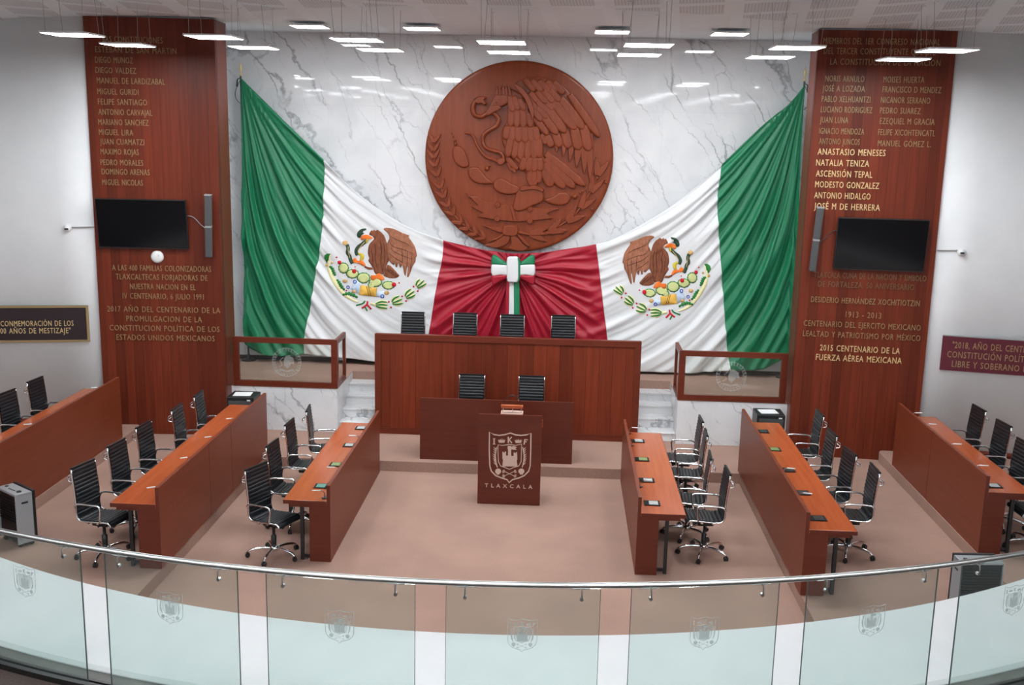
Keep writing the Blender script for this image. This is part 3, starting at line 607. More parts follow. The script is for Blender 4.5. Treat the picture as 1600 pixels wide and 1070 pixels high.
EMBLEM = [
 ('eagle', 'e_brown', 1, [sm2(E_TAIL, 2), sm2(E_BODY, 2), [(600,500),(640,515),(680,520),(690,540),(640,540),(600,520)]]),
 ('wing', 'e_brown2', 2, [sm2(E_WING, 2)]),
 ('feather_line', 'e_line', 3, [q for a in ([(850,230),(900,300),(1000,330),(1120,380)],[(870,190),(940,230),(1040,270),(1110,320)],[(850,300),(920,360),(1010,400),(1125,440)],[(860,370),(920,420),(1000,470)],[(990,330),(1000,480)],[(1050,350),(1045,510)],[(1100,370),(1075,560)],[(700,260),(720,340),(710,420),(740,540)],[(760,220),(780,330),(770,440),(790,560)],[(800,260),(815,380),(800,500)],[(670,320),(685,400),(690,480)],[(830,540),(930,615)],[(860,530),(940,600)]) for q in ss(a, 5, True)]),
 ('beak', 'e_orange', 3, [sm2([(560,215),(570,190),(620,175),(660,190),(690,215),(650,222),(610,220),(575,235)], 3)]),
 ('talon', 'e_orange', 3, [sm2([(480,430),(510,420),(530,450),(570,445),(600,470),(610,505),(580,500),(540,475),(500,470),(480,460)], 3), sm2([(670,600),(720,598),(745,580),(780,595),(810,645),(770,650),(730,635),(690,655),(668,635)], 3)]),
 ('snake', 'e_snake', 2, [sm2([(525,200),(525,160),(560,120),(615,112),(610,130),(590,135),(585,155),(600,160),(570,180),(555,210)], 3)] + ss([(625,235),(575,275),(530,310),(512,355),(528,390)], 36) + ss([(418,278),(430,320),(422,365),(445,400),(455,440),(475,478)], 36)),
 ('snake_belly', 'e_yellow', 3, ss([(535,372),(575,392),(572,425),(555,448)], 40, True) + ss([(630,222),(622,260)], 22)),
 ('snake_stripe', 'e_tan', 3, ss([(600,255),(560,300),(530,345)], 6) + ss([(430,300),(432,350),(448,420)], 6) + [ell(400, 262, 28, 25)]),
 ('cactus_edge', 'e_green', 1, [spiky(*q) for q in pads]),
 ('cactus', 'e_lime', 2, [ell(x, y, a, b, 22) for x, y, a, b in pads]),
 ('fruit', 'e_red', 3, [ell(340,466,20), ell(493,558,23), ell(908,698,24), ell(310,412,8), ell(503,512,7), ell(963,680,8), ell(855,877,10), ell(877,935,10), ell(993,820,10), ell(1035,868,10), ell(1113,718,10), ell(1157,765,10), ell(412,760,9)]),
 ('rock', 'e_gold', 2, [[(560,700),(732,735),(722,825),(545,805)]]),
 ('rock_line', 'e_line', 3, ss([(620,712),(650,812)], 5) + ss([(640,716),(670,816)], 5)),
 ('water', 'e_water', 1, [[(500,640),(570,690),(550,805),(455,745)], [(730,775),(805,765),(795,830),(725,825)]]),
 ('water_ring', 'e_blue', 2, [q for x, y, r in ((500,668,16),(428,725,14),(787,820,16)) for q in stroke(ell(x, y, r), 9, True)]),
 ('shell', 'e_tan', 2, [ell(397,660,26,19), ell(490,770,22,16), ell(832,785,26,20), ell(200,495,15), ell(262,468,13)]),
 ('laurel_ground', 'e_cream', 1, ss([(245,385),(222,480),(238,570),(275,645),(325,720),(390,800),(470,855),(540,880)], 44, True) + [q for a in leafR for q in ss(a, 40, True)] + ss([(660,895),(720,912)], 26)),
 ('laurel_leaf', 'e_green', 2, [[(178,425),(185,390),(215,372),(250,375),(232,400),(226,440),(205,472)]] + [q for a in ([(236,512),(262,530),(278,570),(298,612)],[(315,648),(345,690),(360,720),(398,760)],[(375,805),(430,790),(480,805),(535,838)]) for q in serrated(a, 46)] + [q for a in leafR for q in ss(a, 18, True)]),
 ('ribbon_green', 'e_green', 2, ss([(513,915),(580,895),(605,868)], 16) + ss([(600,920),(628,972)], 15)),
 ('ribbon_red', 'e_red', 3, ss([(632,870),(625,905),(572,945)], 18) + ss([(625,905),(672,955)], 18)),
]
def emb_px(x, y, s):
    u, v = 480+x/6.686, 340+y/6.686
    if s > 0: u = 961+(664-u)*.949; v = v+9.5+(u-961)*.047
    return u, v
def embroidered(name, polys, m, parent, s, lay):
    bm = B()
    for poly in polys:
        q = [wall_pt(*emb_px(x, y, s), CY) for x, y in poly]; b2 = B()
        vs2 = [b2.verts.new((x, 0, z)) for x, z in q]
        for t in tessellate_polygon([[Vector((x, z, 0)) for x, z in q]]):
            try: b2.faces.new([vs2[i] for i in t])
            except ValueError: pass
        for _ in range(4):
            le = [e for e in b2.edges if e.calc_length() > .07]
            if not le: break
            bmesh.ops.subdivide_edges(b2, edges=le, cuts=1)
        bmesh.ops.triangulate(b2, faces=b2.faces[:])
        mv = {}
        for v in b2.verts: mv[v] = bm.verts.new((v.co.x, cloth_y(v.co.x, v.co.z)-.008-.0035*lay, v.co.z))
        for f in b2.faces: bm.faces.new([mv[v] for v in f.verts])
        b2.free()
    o = obj(name, bm, m, parent, True); md = o.modifiers.new('th', 'SOLIDIFY'); md.thickness = .003; md.offset = 0
    return o
for s, par in ((-1, wL), (1, wR)):
    for n, mm, lay, polys in EMBLEM:
        if n in ('talon', 'water', 'shell', 'fruit', 'cactus', 'cactus_edge'):
            for p in polys: embroidered(n, [p], M[mm], par, s, lay)
        elif n == 'water_ring':
            for k in range(0, len(polys), 18): embroidered(n, polys[k:k+18], M[mm], par, s, lay)
        elif n == 'laurel_leaf':
            for p in polys: embroidered(n, [p], M[mm], par, s, lay)
        else: embroidered(n, polys, M[mm], par, s, lay)

# flag poles against the wall at both ends
for s, side, (u0, v0), (u1, v1) in ((-1, 'left', (377, 96), (379, 300)), (1, 'right', (1257, 104), (1248, 300))):
    xt, zt = wall_pt(u0, v0, 18.45); 
    t = thing('flag_pole', 'thin pole with gilded spear tip holding the %s end of the swagged cloth' % side, 'flagpole', (xt+s*.02, 18.46, DAIS)); H = zt-DAIS
    bm = B(); tube(bm, [(0, 0, .02), (0, 0, H-.22)], .016, 8); obj('pole', bm, M['darksteel'], t)
    bm = B(); lathe(bm, [(.016, H-.24), (.03, H-.22), (.012, H-.2), (.014, H-.16), (.026, H-.12), (.016, H-.06), (.003, H)], (0, 0, 0), 10); obj('spear_tip', bm, M['brass'], t, True)
    bm = B(); lathe(bm, [(.13, 0), (.13, .02), (.03, .04), (.022, .12)], (0, 0, 0), 18); obj('base', bm, M['darksteel'], t)
    bm = B(); tube(bm, [(s*.0, -.02, H-.27), (s*.05, -.03, H-.3), (s*.06, -.03, H-.42)], [.008, .012, .02], 6); obj('tassel', bm, M['e_snake'], t)
    bm = B(); tube(bm, smoothpts([(0, -.02, H-.3), (s*.1, 0, H-.5), (s*.09, .0, H-.62), (s*.02, 0, H-.7)], 4), .006, 5); obj('cord', bm, M['darksteel'], t)

# tricolour bow at the middle
BY = 18.24
bow = thing('ribbon_bow', 'green, white and red ribbon bow pinned at the middle of the red cloth', 'ribbon', (BOWX, BY, BOWZ))
def bplace(x, z, h): return Vector((x-BOWX, -h, z-BOWZ))
def bowpart(name, pts, m, h=.09, ins=.03, base=0):
    bm = B(); pillow(bm, [wall_pt(u, v, BY) for u, v in sm2(pts, 3)], h, ins, bplace, base, 4); return obj(name, bm, m, bow, True)
for s in (-1, 1):
    X = lambda d: 802+s*d
    bowpart('green_stripe', [(X(33),400),(X(28),398),(X(18),405),(X(9),411),(X(9),415),(X(20),413),(X(33),413)], M['green'])
    bowpart('white_stripe', [(X(33),412),(X(20),412.5),(X(9),413),(X(9),429),(X(20),429),(X(33),430)], M['white'])
    bowpart('red_stripe', [(X(33),429),(X(20),428.5),(X(9),427),(X(9),433),(X(18),438),(X(30),445),(X(33),442)], M['red'])
bowpart('knot', [(793,402),(802,400),(810,402),(811,420),(810,438),(802,440),(793,438),(792,420)], M['white'], .07, .025, .05)
bowpart('knot_trim', [(808,404),(813,406),(813,434),(808,437)], M['green'], .1, .012, .01)
for n, q, m in (('white_tail', [(796,436),(803,436),(803,500),(802,560),(793,560),(795,500)], 'white'), ('green_tail', [(803,436),(811,436),(812,500),(812,560),(802,560),(803,500)], 'green'), ('red_tail', [(791,436),(796,436),(795,500),(793,560),(786,560),(789,500)], 'red')):
    bowpart(n, q, M[m], .03, .012, -.02)

# ================================================================== BENCH, SECRETARY DESK, LECTERN
t = thing('presiding_bench', 'long tall mahogany bench with vertical boards in front of the draped flags', 'bench', (0, 16.6, P1))
bh = 1.81-P1
obj('board_front', bx(-2.03, 2.03, .02, .07, .1, bh-.09), M['benchwood'], t)
obj('top_rail', bx(-2.13, 2.13, 0, .09, bh-.1, bh, bev=.006), M['framewood'], t)
obj('bottom_rail', bx(-2.03, 2.03, 0, .08, 0, .1), M['framewood'], t)
for s in (-1, 1): obj('stile', bx(min(s*2.03, s*2.13), max(s*2.03, s*2.13), 0, .09, 0, bh-.1), M['framewood'], t)
for s in (-1, 1): obj('end_panel', bx(min(s*2.08, s*2.13), max(s*2.08, s*2.13), .09, .62, DAIS-P1, bh-.2), M['framewood'], t)
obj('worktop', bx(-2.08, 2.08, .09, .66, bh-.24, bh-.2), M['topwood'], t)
t = thing('secretary_desk', 'low plain mahogany desk screen standing in front of the tall bench', 'desk', (-.077, 15.325, P1))
sh = 1.108-P1
obj('front_panel', bx(-1.145, 1.145, 0, .035, 0, sh), M['deskcross'], t)
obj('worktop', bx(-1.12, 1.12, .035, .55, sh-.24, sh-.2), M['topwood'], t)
for s in (-1, 1): obj('end_panel', bx(min(s*1.08, s*1.12), max(s*1.08, s*1.12), .035, .5, 0, sh-.24), M['deskcross'], t)

lec = thing('lectern', 'mahogany lectern with a pale castle shield emblem in the open floor', 'lectern', (.197, 13.91, 0))
LH = 1.277; LW = .43
bm = B(); box(bm, -LW, LW, 0, .03, 0, LH); obj('front_panel', bm, M['deskcross'], lec)
for s in (-1, 1):
    bm = B(); plate(bm, [(.03, 0), (.46, 0), (.46, LH-.16), (.03, LH-.02)], .03, lambda y, z, h, s=s: Vector((s*(LW-.012)-s*h, y, z))); obj('side_panel', bm, M['deskwood'], lec)
bm = B(); plate(bm, [(.03, LH-.03), (.48, LH-.18), (.48, LH-.155), (.03, LH-.005)], LW*2-.06, lambda y, z, h: Vector((-LW+.03+h, y, z))); obj('sloped_top', bm, M['topwood'], lec)
obj('shelf', bx(-LW+.05, LW-.05, .03, .42, .55, .575), M['deskwood'], lec)
obj('lit_top_strip', bx(-.135, .165, .06, .24, LH-.02, LH), M['silk'], lec)  # pale strip paints the lit look of the sloped top
rb = obj('raised_bar', bx(-.135, .165, .10, .16, LH+.065, LH+.105, bev=.004), M['topwood'], lec)
bm = B()
for x in (-.11, .02, .14): tube(bm, [(x, .13, LH-.005), (x, .13, LH+.066)], .007, 8)
obj('bar_post', bm, M['chrome'], rb)
obj('handle', bx(LW-.01, LW+.012, .02, .05, LH-.17, LH-.06, bev=.004), M['topwood'], lec)
for s in (-1, 1):
    bm = B(); tube(bm, smoothpts([(s*.12+.015, .14, LH+.1), (s*.11+.015, .13, LH+.17), (s*.05+.015, .08, LH+.24), (s*.02+.015, .03, LH+.265)], 5), .005, 6); g = obj('microphone', bm, M['blackplastic'], lec, True)
    bm = B(); tube(bm, [(s*.02+.015, .03, LH+.265), (s*.01+.015, .0, LH+.27)], .011, 8); obj('microphone_head', bm, M['blackplastic'], g, True)
# shield emblem, drawn once in tracing units and reused on the glass
SH_OUT = [(207,325),(250,350),(300,357),(350,350),(400,335),(450,352),(500,357),(550,352),(592,337),(590,500),(585,640),(570,690),(530,730),(480,752),(420,768),(390,795),(370,768),(320,752),(265,730),(225,690),(210,640),(205,500)]
SH_IN = [(285,445),(330,450),(395,440),(450,450),(505,437),(503,540),(500,600),(480,640),(430,655),(392,672),(350,655),(310,640),(290,600),(287,540)]
def emblem_polys(lw=1):
    P = stroke(SH_OUT, 11*lw, True)+stroke(SH_IN, 7*lw, True)
    P += stroke([(250,385),(250,440)], 13)+stroke([(238,388),(262,388)], 6)+stroke([(238,438),(262,438)], 6)
    P += stroke([(382,370),(382,428)], 13)+stroke([(414,372),(386,400)], 10)+stroke([(388,396),(416,428)], 10)
    P += stroke([(536,392),(528,442)], 12)+stroke([(534,395),(562,398)], 9)+stroke([(532,415),(552,417)], 8)
    cr = [(285,395),(300,405),(305,390),(318,405),(322,383),(330,405),(340,390),(342,405),(355,395),(345,425),(295,425)]
    P += [cr, [(x+155, y+2) for x, y in cr]]
    P += [[(327,645),(333,580),(327,575),(327,510),(338,510),(338,518),(348,518),(348,508),(360,508),(360,545),(378,545),(380,490),(376,485),(376,455),(410,455),(412,490),(408,495),(410,548),(430,548),(432,515),(442,515),(442,522),(452,522),(452,512),(463,512),(465,580),(460,590),(468,645)]]
    P += [[(412,462),(430,455),(463,468),(445,475),(460,490),(430,490),(412,486)]]
    for f in (lambda x: x, lambda x: 790-x):
        P += [q for q in stroke([(f(280),655),(f(264),600),(f(260),540),(f(274),465)], 14, False, True)]
        for k in range(8):
            y = 480+k*20; x = 268-(6 if 2 < k < 6 else 0); P.append([(f(x), y), (f(x-26), y-16), (f(x-4), y+14)])
        P += [ell(f(287), 690, 28, 25), [(f(272),705),(f(302),705),(f(298),720),(f(274),720)]]
    P += stroke([(342,690),(440,735)], 5*lw)+stroke([(342,735),(440,690)], 5*lw)
    for x, y in ((340,686),(336,696),(444,686),(448,696),(340,739),(336,729),(444,739),(448,729)): P += stroke(ell(x, y, 8), 4*lw, True)
    return P
bm = B(); i_ = 0
for p in emblem_polys():
    q = [((730+x/5.943, 620+y/5.943)) for x, y in p]; q = [wall_pt(u, v, 13.91) for u, v in q]
    plate(bm, [(x-.197, z) for x, z in q], .003+.0004*(i_ % 3), lambda x, z, h: Vector((x, -h, z))); i_ += 1
obj('shield_emblem', bm, M['silk'], lec)
x0, z0 = wall_pt(730+163/5.943, 620+830/5.943, 13.91); x1, _ = wall_pt(730+605/5.943, 620+838/5.943, 13.91)
obj('name_lettering', text_bm('T L A X C A L A', x1-x0, .052, .004, .008), M['silk'], lec, False, (x0-.197, 0, z0-.01))

# ================================================================== GLAZED WOOD RAILS ON THE DAIS
for s, side in ((-1, 'left'), (1, 'right')):
    xi, xo = 2.735, 4.44
    t = thing('glazed_rail', 'wood framed glass rail on the marble dais %s of the bench' % side, 'railing', (0, 16.6, .89)); h = .80
    def xb(a, b): return min(s*a, s*b), max(s*a, s*b)
    bm = B(); box(bm, *xb(xi, xo), -.015, .045, 0, .085); box(bm, *xb(xi, xo), -.015, .045, h-.085, h); box(bm, *xb(xi, xi+.10), -.015, .045, .085, h-.085); box(bm, *xb(xo-.1, xo), -.015, .045, .085, h-.085)
    obj('front_frame', bm, M['framewood'], t)
    p = obj('pane', bx(*xb(xi+.1, xo-.1), .011, .019, .085, h-.085), M['boxglass'], t)
    bm = B(); box(bm, *xb(xi, xi+.05), .045, .68, 0, .08); box(bm, *xb(xi, xi+.05), .045, .68, h-.08, h); box(bm, *xb(xi, xi+.05), .61, .68, .08, h-.08); box(bm, *xb(xi, xi+.05), .045, .09, .08, h-.08)
    obj('return_frame', bm, M['framewood'], t)
    obj('pane', bx(*xb(xi+.021, xi+.029), .09, .61, .08, h-.08), M['boxglass'], t)
    bm = B(); cx, cz = s*((xi+xo)/2-.02), .40; R0 = .235
    for r, wd in ((R0, .012), (R0*.8, .006)):
        for q in stroke(ell(cx, cz, r, r, 40), wd, True): plate(bm, q, .002, lambda x, z, hh: Vector((x, .010-hh, z)))
    for k in range(28):
        a = 2*PI*k/28; q = stroke([(cx+R0*.83*math.cos(a), cz+R0*.83*math.sin(a)), (cx+R0*.9*math.cos(a+.05), cz+R0*.9*math.sin(a+.05)), (cx+R0*.97*math.cos(a+.03), cz+R0*.97*math.sin(a+.03))], .018, False, True)
        for z_ in q: plate(bm, z_, .002, lambda x, z, hh: Vector((x, .010-hh, z)))
    for q in [[(cx-.02, cz+.1), (cx+.04, cz+.12), (cx+.11, cz+.07), (cx+.13, cz-.03), (cx+.08, cz-.01), (cx+.05, cz-.06), (cx+.01, cz-.1), (cx-.04, cz-.05), (cx-.05, cz+.02)]] + stroke([(cx-.05, cz+.08), (cx-.11, cz+.03), (cx-.07, cz-.04), (cx-.13, cz-.08)], .014) + stroke([(cx-.12, cz-.12), (cx, cz-.15), (cx+.12, cz-.12)], .03):
        plate(bm, q, .002, lambda x, z, hh: Vector((x, .010-hh, z)))
    obj('etched_seal', bm, M['etchfaint'], p)

# ================================================================== BENCH ROWS OF DESKS
def desk(label, s, xf, yf, yb, zf, seams, name='curved_desk'):
    """legislators' desk: tall front panel facing the middle, worktop behind it; s = side of the room"""
    t = thing('legislators_desk', label, 'desk', (s*xf, yf, zf)); L = yb-yf; H = .95
    cuts = [0]+[c-yf for c in seams]+[L]
    def X(a, b): return (min(s*a, s*b), max(s*a, s*b))
    for a, b in zip(cuts, cuts[1:]): obj('front_panel', bx(*X(0, .04), a+(.003 if a else 0), b-(.003 if b < L else 0), 0, H), M['deskwood'], t)
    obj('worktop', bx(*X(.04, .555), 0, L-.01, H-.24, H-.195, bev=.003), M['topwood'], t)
    obj('edge_shade', bx(*X(.045, .557), -.003, .0, H-.241, H-.196), M['deskcross'], t)  # thin dark strips paint shade onto the worktop's vertical edges
    obj('edge_shade', bx(*X(.555, .558), .0, L-.01, H-.241, H-.196), M['deskcross'], t)
    obj('panel_end_shade', bx(*X(.0, .04), -.003, .0, 0, H-.001), M['deskcross'], t)  # dark strip paints shade onto the near end of the front panel
    obj('apron', bx(*X(.04, .50), .03, L-.05, H-.285, H-.24), M['deskcross'], t)
    obj('end_panel', bx(*X(.04, .25), 0, .04, 0, H-.24), M['deskcross'], t)
    obj('end_panel', bx(*X(.04, .25), L-.05, L-.01, 0, H-.24), M['deskcross'], t)
    for yy in [.04+(L-.12)*k/2 for k in range(3)]:
        bm = B(); box(bm, *X(.33, .37), yy, yy+.04, 0, H-.285); box(bm, *X(.05, .5), yy, yy+.03, .0, .02) if 0 else None
        obj('leg', bm, M['blackplastic'], t)
    obj('modesty_rail', bx(*X(.25, .37), .05, .08, .03, .06), M['blackplastic'], t)
    return t
desk('long mahogany desk nearest the lectern on the left of the open floor', -1, 1.793, 11.727, 15.1, 0, [])
desk('long mahogany desk nearest the lectern on the right of the open floor', 1, 1.793, 11.727, 15.1, 0, [14.75])
desk('long mahogany desk in the middle row of the left side, on a raised step', -1, 3.535, 10.978, 15.29, P1+.008, [12.665, 13.557])
desk('long mahogany desk in the middle row of the right side, on a raised step', 1, 3.535, 10.978, 15.29, P1+.008, [])
desk('long mahogany desk in the outer row along the left white wall', -1, 5.81, 11.2, 15.39, P3, [])
desk('long mahogany desk in the outer row along the right white wall', 1, 5.81, 12.02, 15.39, P3, [13.883])

# built-in screens and gooseneck microphones on the desk tops
M['disp'] = mat('grey_display', (.42, .45, .44), .25); M['dispg'] = mat('green_display', (.22, .30, .12), .25); M['dispd'] = mat('dark_display', (.05, .055, .055), .2); M['disp2'] = mat('teal_display', (.12, .30, .24), .25)
def screen(x, y, z, s, label, m, grp):
    t = thing('desk_screen', label, 'screen', (x, y, z), 0, grp)
    bm = B(); box(bm, -.095, .095, -.085, .085, 0, .008, bev=.003); obj('bezel', bm, M['bezel'], t)
    bm = B(); box(bm, -.04, .07, -.06, .06, .008, .011); obj('display', bm, m, t)
    if s < 0: t.rotation_euler = (0, 0, PI)
ORD4 = ['farthest', 'second farthest', 'third farthest', 'nearest']
for k, (x, y) in enumerate(((-2.0, 14.81), (-2.0, 13.95), (-2.0, 13.09), (-2.0, 12.24))):
    screen(x, y, .756, -1, '%s small screen set in the left inner desk top' % ORD4[k], [M['disp'], M['disp'], M['dispg'], M['disp2']][k], 'screens in the desk tops')
for k, (x, y) in enumerate(((1.985, 14.64), (1.985, 13.78), (1.985, 12.91), (1.985, 12.07))):
    screen(x, y, .756, 1, '%s small screen set in the right inner desk top' % ORD4[k], [M['disp'], M['dispg'], M['disp'], M['disp']][k], 'screens in the desk tops')
ORD5 = ['farthest', 'second farthest', 'middle', 'second nearest', 'nearest']
for k, (x, y) in enumerate(((3.75, 14.79), (3.75, 13.92), (3.75, 13.03), (3.75, 12.17), (3.74, 11.33))):
    screen(x, y, .919, 1, '%s small dark screen set in the right middle desk top' % ORD5[k], M['dispg'] if k == 1 else M['dispd'], 'screens in the desk tops')
screen(5.99, 12.26, 1.064, 1, 'small grey screen at the near end of the right outer desk', M['disp'], 'screens in the desk tops')
def gooseneck(x, y, z, s, label, rot):
    t = thing('gooseneck_microphone', label, 'microphone', (x, y, z), rot, 'gooseneck microphones on the desks')
    bm = B(); box(bm, -.03, .03, -.025, .025, 0, .012, bev=.004); obj('base', bm, M['blackplastic'], t)
    bm = B(); tube(bm, smoothpts([(0, 0, .01), (.0, 0, .05), (.015, 0, .085), (.05, 0, .105)], 4), .005, 6); obj('neck', bm, M['steel'], t, True)
    bm = B(); tube(bm, [(.048, 0, .104), (.15, 0, .118)], .0075, 8); obj('head', bm, M['whiteplastic'], t, True)
for k, (x, y) in enumerate(((-1.90, 15.0), (-1.90, 14.1), (-1.90, 12.7), (-1.88, 11.82))): gooseneck(x, y, .756, -1, '%s slim silver microphone on the left inner desk' % ORD4[k], PI+.5)
for k, (x, y) in enumerate(((1.88, 15.0), (1.88, 14.4), (1.88, 12.65))): gooseneck(x, y, .756, 1, '%s slim silver microphone on the right inner desk' % ['farthest', 'middle', 'nearest'][k], -.6)
for k, (x, y) in enumerate(((-3.68, 14.2), (-3.68, 13.3), (-3.68, 12.4), (-3.66, 11.3))): gooseneck(x, y, .919, -1, '%s slim pale microphone on the left middle desk' % ORD4[k], PI+1.0)
for k, (x, y) in enumerate(((3.66, 12.82), (3.66, 11.9))): gooseneck(x, y, .919, 1, '%s slim pale microphone on the right middle desk' % ['farther', 'nearer'][k], -.6)
for k, (x, y) in enumerate(((-5.98, 15.1), (-5.98, 13.1))): gooseneck(x, y, 1.064, -1, '%s slim pale microphone on the left outer desk' % ['farther', 'nearer'][k], PI+.9)
for k, (x, y) in enumerate(((5.96, 15.2), (5.96, 14.6), (5.96, 13.65), (5.96, 12.75))): gooseneck(x, y, 1.064, 1, '%s slim pale microphone on the right outer desk' % ORD4[k], -.5)

# ================================================================== OFFICE CHAIRS
PROF = [(.245, .455), (.235, .485), (.20, .503), (.10, .50), (.0, .492), (-.10, .485), (-.16, .492), (-.192, .525), (-.203, .58), (-.20, .65), (-.203, .75), (-.214, .86), (-.228, .98), (-.24, 1.10)]
CURVE = smoothpts([(0, y, z) for y, z in PROF], 8)
def shell(i0, i1, hw):
    P = CURVE[i0:i1+1]; bm = B(); rows = []; acc = 0; n = len(P)
    pts = []; d = 0
    Q = []
    for a, b in zip(P, P[1:]):
        m_ = max(2, int((b-a).length/.006))
        for k in range(m_): Q.append(a.lerp(b, k/m_))
    Q.append(P[-1])
    for i, p in enumerate(Q):
        if i: d += (Q[i]-Q[i-1]).length
        t = (Q[min(i+1, len(Q)-1)]-Q[max(i-1, 0)]).normalized(); nrm = Vector((0, t.z, -t.y))
        rib = abs(math.sin(PI*d/.046))**.45
        a = p+nrm*(.007+.011*rib); b = p-nrm*(.004+.006*rib)
        rows.append([bm.verts.new((-hw, a.y, a.z)), bm.verts.new((hw, a.y, a.z)), bm.verts.new((hw, b.y, b.z)), bm.verts.new((-hw, b.y, b.z))])
    for r, q in zip(rows, rows[1:]):
        for k in range(4): bm.faces.new((r[k], r[(k+1) % 4], q[(k+1) % 4], q[k]))
    bm.faces.new(rows[0]); bm.faces.new(rows[-1][::-1]); return bm
def make_chair():
    t = thing('office_chair', 'x', 'chair')
    up = []                                        # parts that rise with the gas lift
    up.append(obj('seat', shell(0, 56, .19), M['leather'], t))
    up.append(obj('backrest', shell(56, len(CURVE)-1, .19), M['leather'], t))
    for s in (-1, 1):
        bm = B(); tube(bm, [p+Vector((s*.2, 0, 0)) for p in CURVE[::3]], .011, 8); up.append(obj('side_rail', bm, M['chrome'], t, True))
    bm = B(); tube(bm, [(-.2, -.246, 1.088), (.2, -.246, 1.088)], .009, 8); up.append(obj('top_bar', bm, M['leather'], t, True))
    bm = B(); tube(bm, smoothpts([(-.19, -.243, 1.02), (-.19, -.29, .99), (-.19, -.285, .94), (-.19, -.235, .93)], 4), .007, 6); tube(bm, [(-.19, -.283, .96), (.19, -.283, .96)], .007, 6); tube(bm, smoothpts([(.19, -.243, 1.02), (.19, -.29, .99), (.19, -.285, .94), (.19, -.235, .93)], 4), .007, 6); up.append(obj('back_handle', bm, M['chrome'], t, True))
    for s in (-1, 1):
        x = s*.225
        pts = [(s*.2, -.205, .62), (x, -.20, .66), (x, -.16, .692), (x, -.05, .70), (x, .09, .70), (x, .128, .685), (x, .138, .64), (x, .125, .55), (s*.2, .11, .497)]
        bm = B(); tube(bm, smoothpts(pts, 5), .0115, 8); a = obj('armrest', bm, M['chrome'], t, True); up.append(a)
    bm = B(); box(bm, -.19, .19, .05, .08, .465, .482); box(bm, -.19, .19, -.09, -.06, .455, .474); up.append(obj('cross_bar', bm, M['chrome'], t))
    bm = B(); box(bm, -.085, .085, -.1, .1, .395, .462, bev=.015); tube(bm, [(.05, .03, .42), (.15, .04, .425)], .01, 8); tube(bm, [(0, .09, .42), (0, .15, .40)], [.025, .03], 10); up.append(obj('tilt_mechanism', bm, M['blackplastic'], t))
    bm = B(); lathe(bm, [(.032, .1), (.032, .27), (.018, .275), (.018, .43)], (0, 0, 0), 14); obj('gas_column', bm, M['blackplastic'], t, True)
    bm = B(); lathe(bm, [(.045, .075), (.052, .085), (.052, .125), (.04, .135)], (0, 0, 0), 16); base = obj('star_base', bm, M['chrome'], t, True)
    for k in range(5):
        a = 2*PI*k/5+.3; c, s_ = math.cos(a), math.sin(a)
        bm = B(); P = [(.04, .108), (.14, .112), (.24, .098), (.29, .078), (.305, .062)]
        tube(bm, smoothpts([(r*c, r*s_, z) for r, z in P], 3), [.021-.008*i/12 for i in range(13)], 8); obj('star_leg', bm, M['chrome'], base, True)
        bm = B()
        for q in (-1, 1):
            lathe(bm, [(.010, -.009), (.027, -.009), (.029, 0), (.027, .009), (.010, .009)], (0, 0, 0), 14, 'X')
            vv = [v for v in bm.verts if not v.tag]
            bmesh.ops.transform(bm, matrix=Matrix.Translation((.31*c, .31*s_, .0292)) @ Matrix.Rotation(a+.8*k+PI/2, 4, 'Z') @ Matrix.Translation((q*.014, 0, 0)), verts=vv)
            for v in vv: v.tag = True
        box(bm, .31*c-.01, .31*c+.01, .31*s_-.01, .31*s_+.01, .045, .066); obj('caster', bm, M['blackplastic'], base)
    return t
chair0 = make_chair(); used = [0]
UPN = ('seat', 'backrest', 'side_rail', 'top_bar', 'back_handle', 'armrest', 'cross_bar', 'tilt_mechanism')
def place_chair(x, y, z, deg, label, group):
    c = chair0 if not used[0] else copy_tree(chair0); used[0] += 1
    c.location = (x, y, z); c.rotation_euler = (0, 0, math.radians(deg)); tag(c, label, 'chair', group)
    return c
GL = 'ribbed black chairs at the desks'
for k, (x, y, d) in enumerate(((-2.50, 14.62, -84), (-2.58, 13.84, -93), (-2.55, 12.85, -97), (-2.5, 11.83, -114))): place_chair(x, y, 0, d, 'black ribbed office chair, %s of four at the left inner desk' % ORD4[k], GL)
for k, (x, y, d) in enumerate(((2.64, 14.74, 91), (2.62, 14.06, 88), (2.54, 13.03, 86), (2.67, 12.41, 91))): place_chair(x, y, 0, d, 'black ribbed office chair, %s of four at the right inner desk' % ORD4[k], GL)
for k, (x, y, d) in enumerate(((-4.10, 14.63, -88), (-4.14, 13.87, -90), (-4.25, 12.95, -96), (-4.26, 12.12, -98), (-4.30, 11.26, -104))): place_chair(x, y, P1, d, 'black ribbed office chair, %s of five at the left middle desk' % ORD5[k], GL)
for k, (x, y, d) in enumerate(((4.29, 14.70, 92), (4.22, 13.70, 94), (4.24, 12.85, 98), (4.36, 12.23, 90))): place_chair(x, y, P1, d, 'black ribbed office chair, %s of four at the right middle desk' % ORD4[k], GL)
for k, (x, y, d) in enumerate(((-6.44, 14.5, -95), (-6.47, 13.74, -98))): place_chair(x, y, P3, d, 'black ribbed office chair, %s of two seen at the left outer desk' % ['farther', 'nearer'][k], GL)
for k, (x, y, d) in enumerate(((6.47, 14.67, 95), (6.50, 13.88, 96), (6.42, 13.0, 98), (6.52, 12.25, 92))): place_chair(x, y, P3, d, 'black ribbed office chair, %s at the right outer desk' % ['farthest', 'second farthest', 'second nearest', 'nearest and half cut off'][k], GL)
for k, (x, y) in enumerate(((-1.67, 17.51), (-.785, 17.56), (.02, 17.54), (.885, 17.62))): place_chair(x, y, DAIS, 180, 'black ribbed chair back above the tall bench, %s of four' % ['leftmost', 'second from left', 'third from left', 'rightmost'][k], 'chairs behind the tall bench')
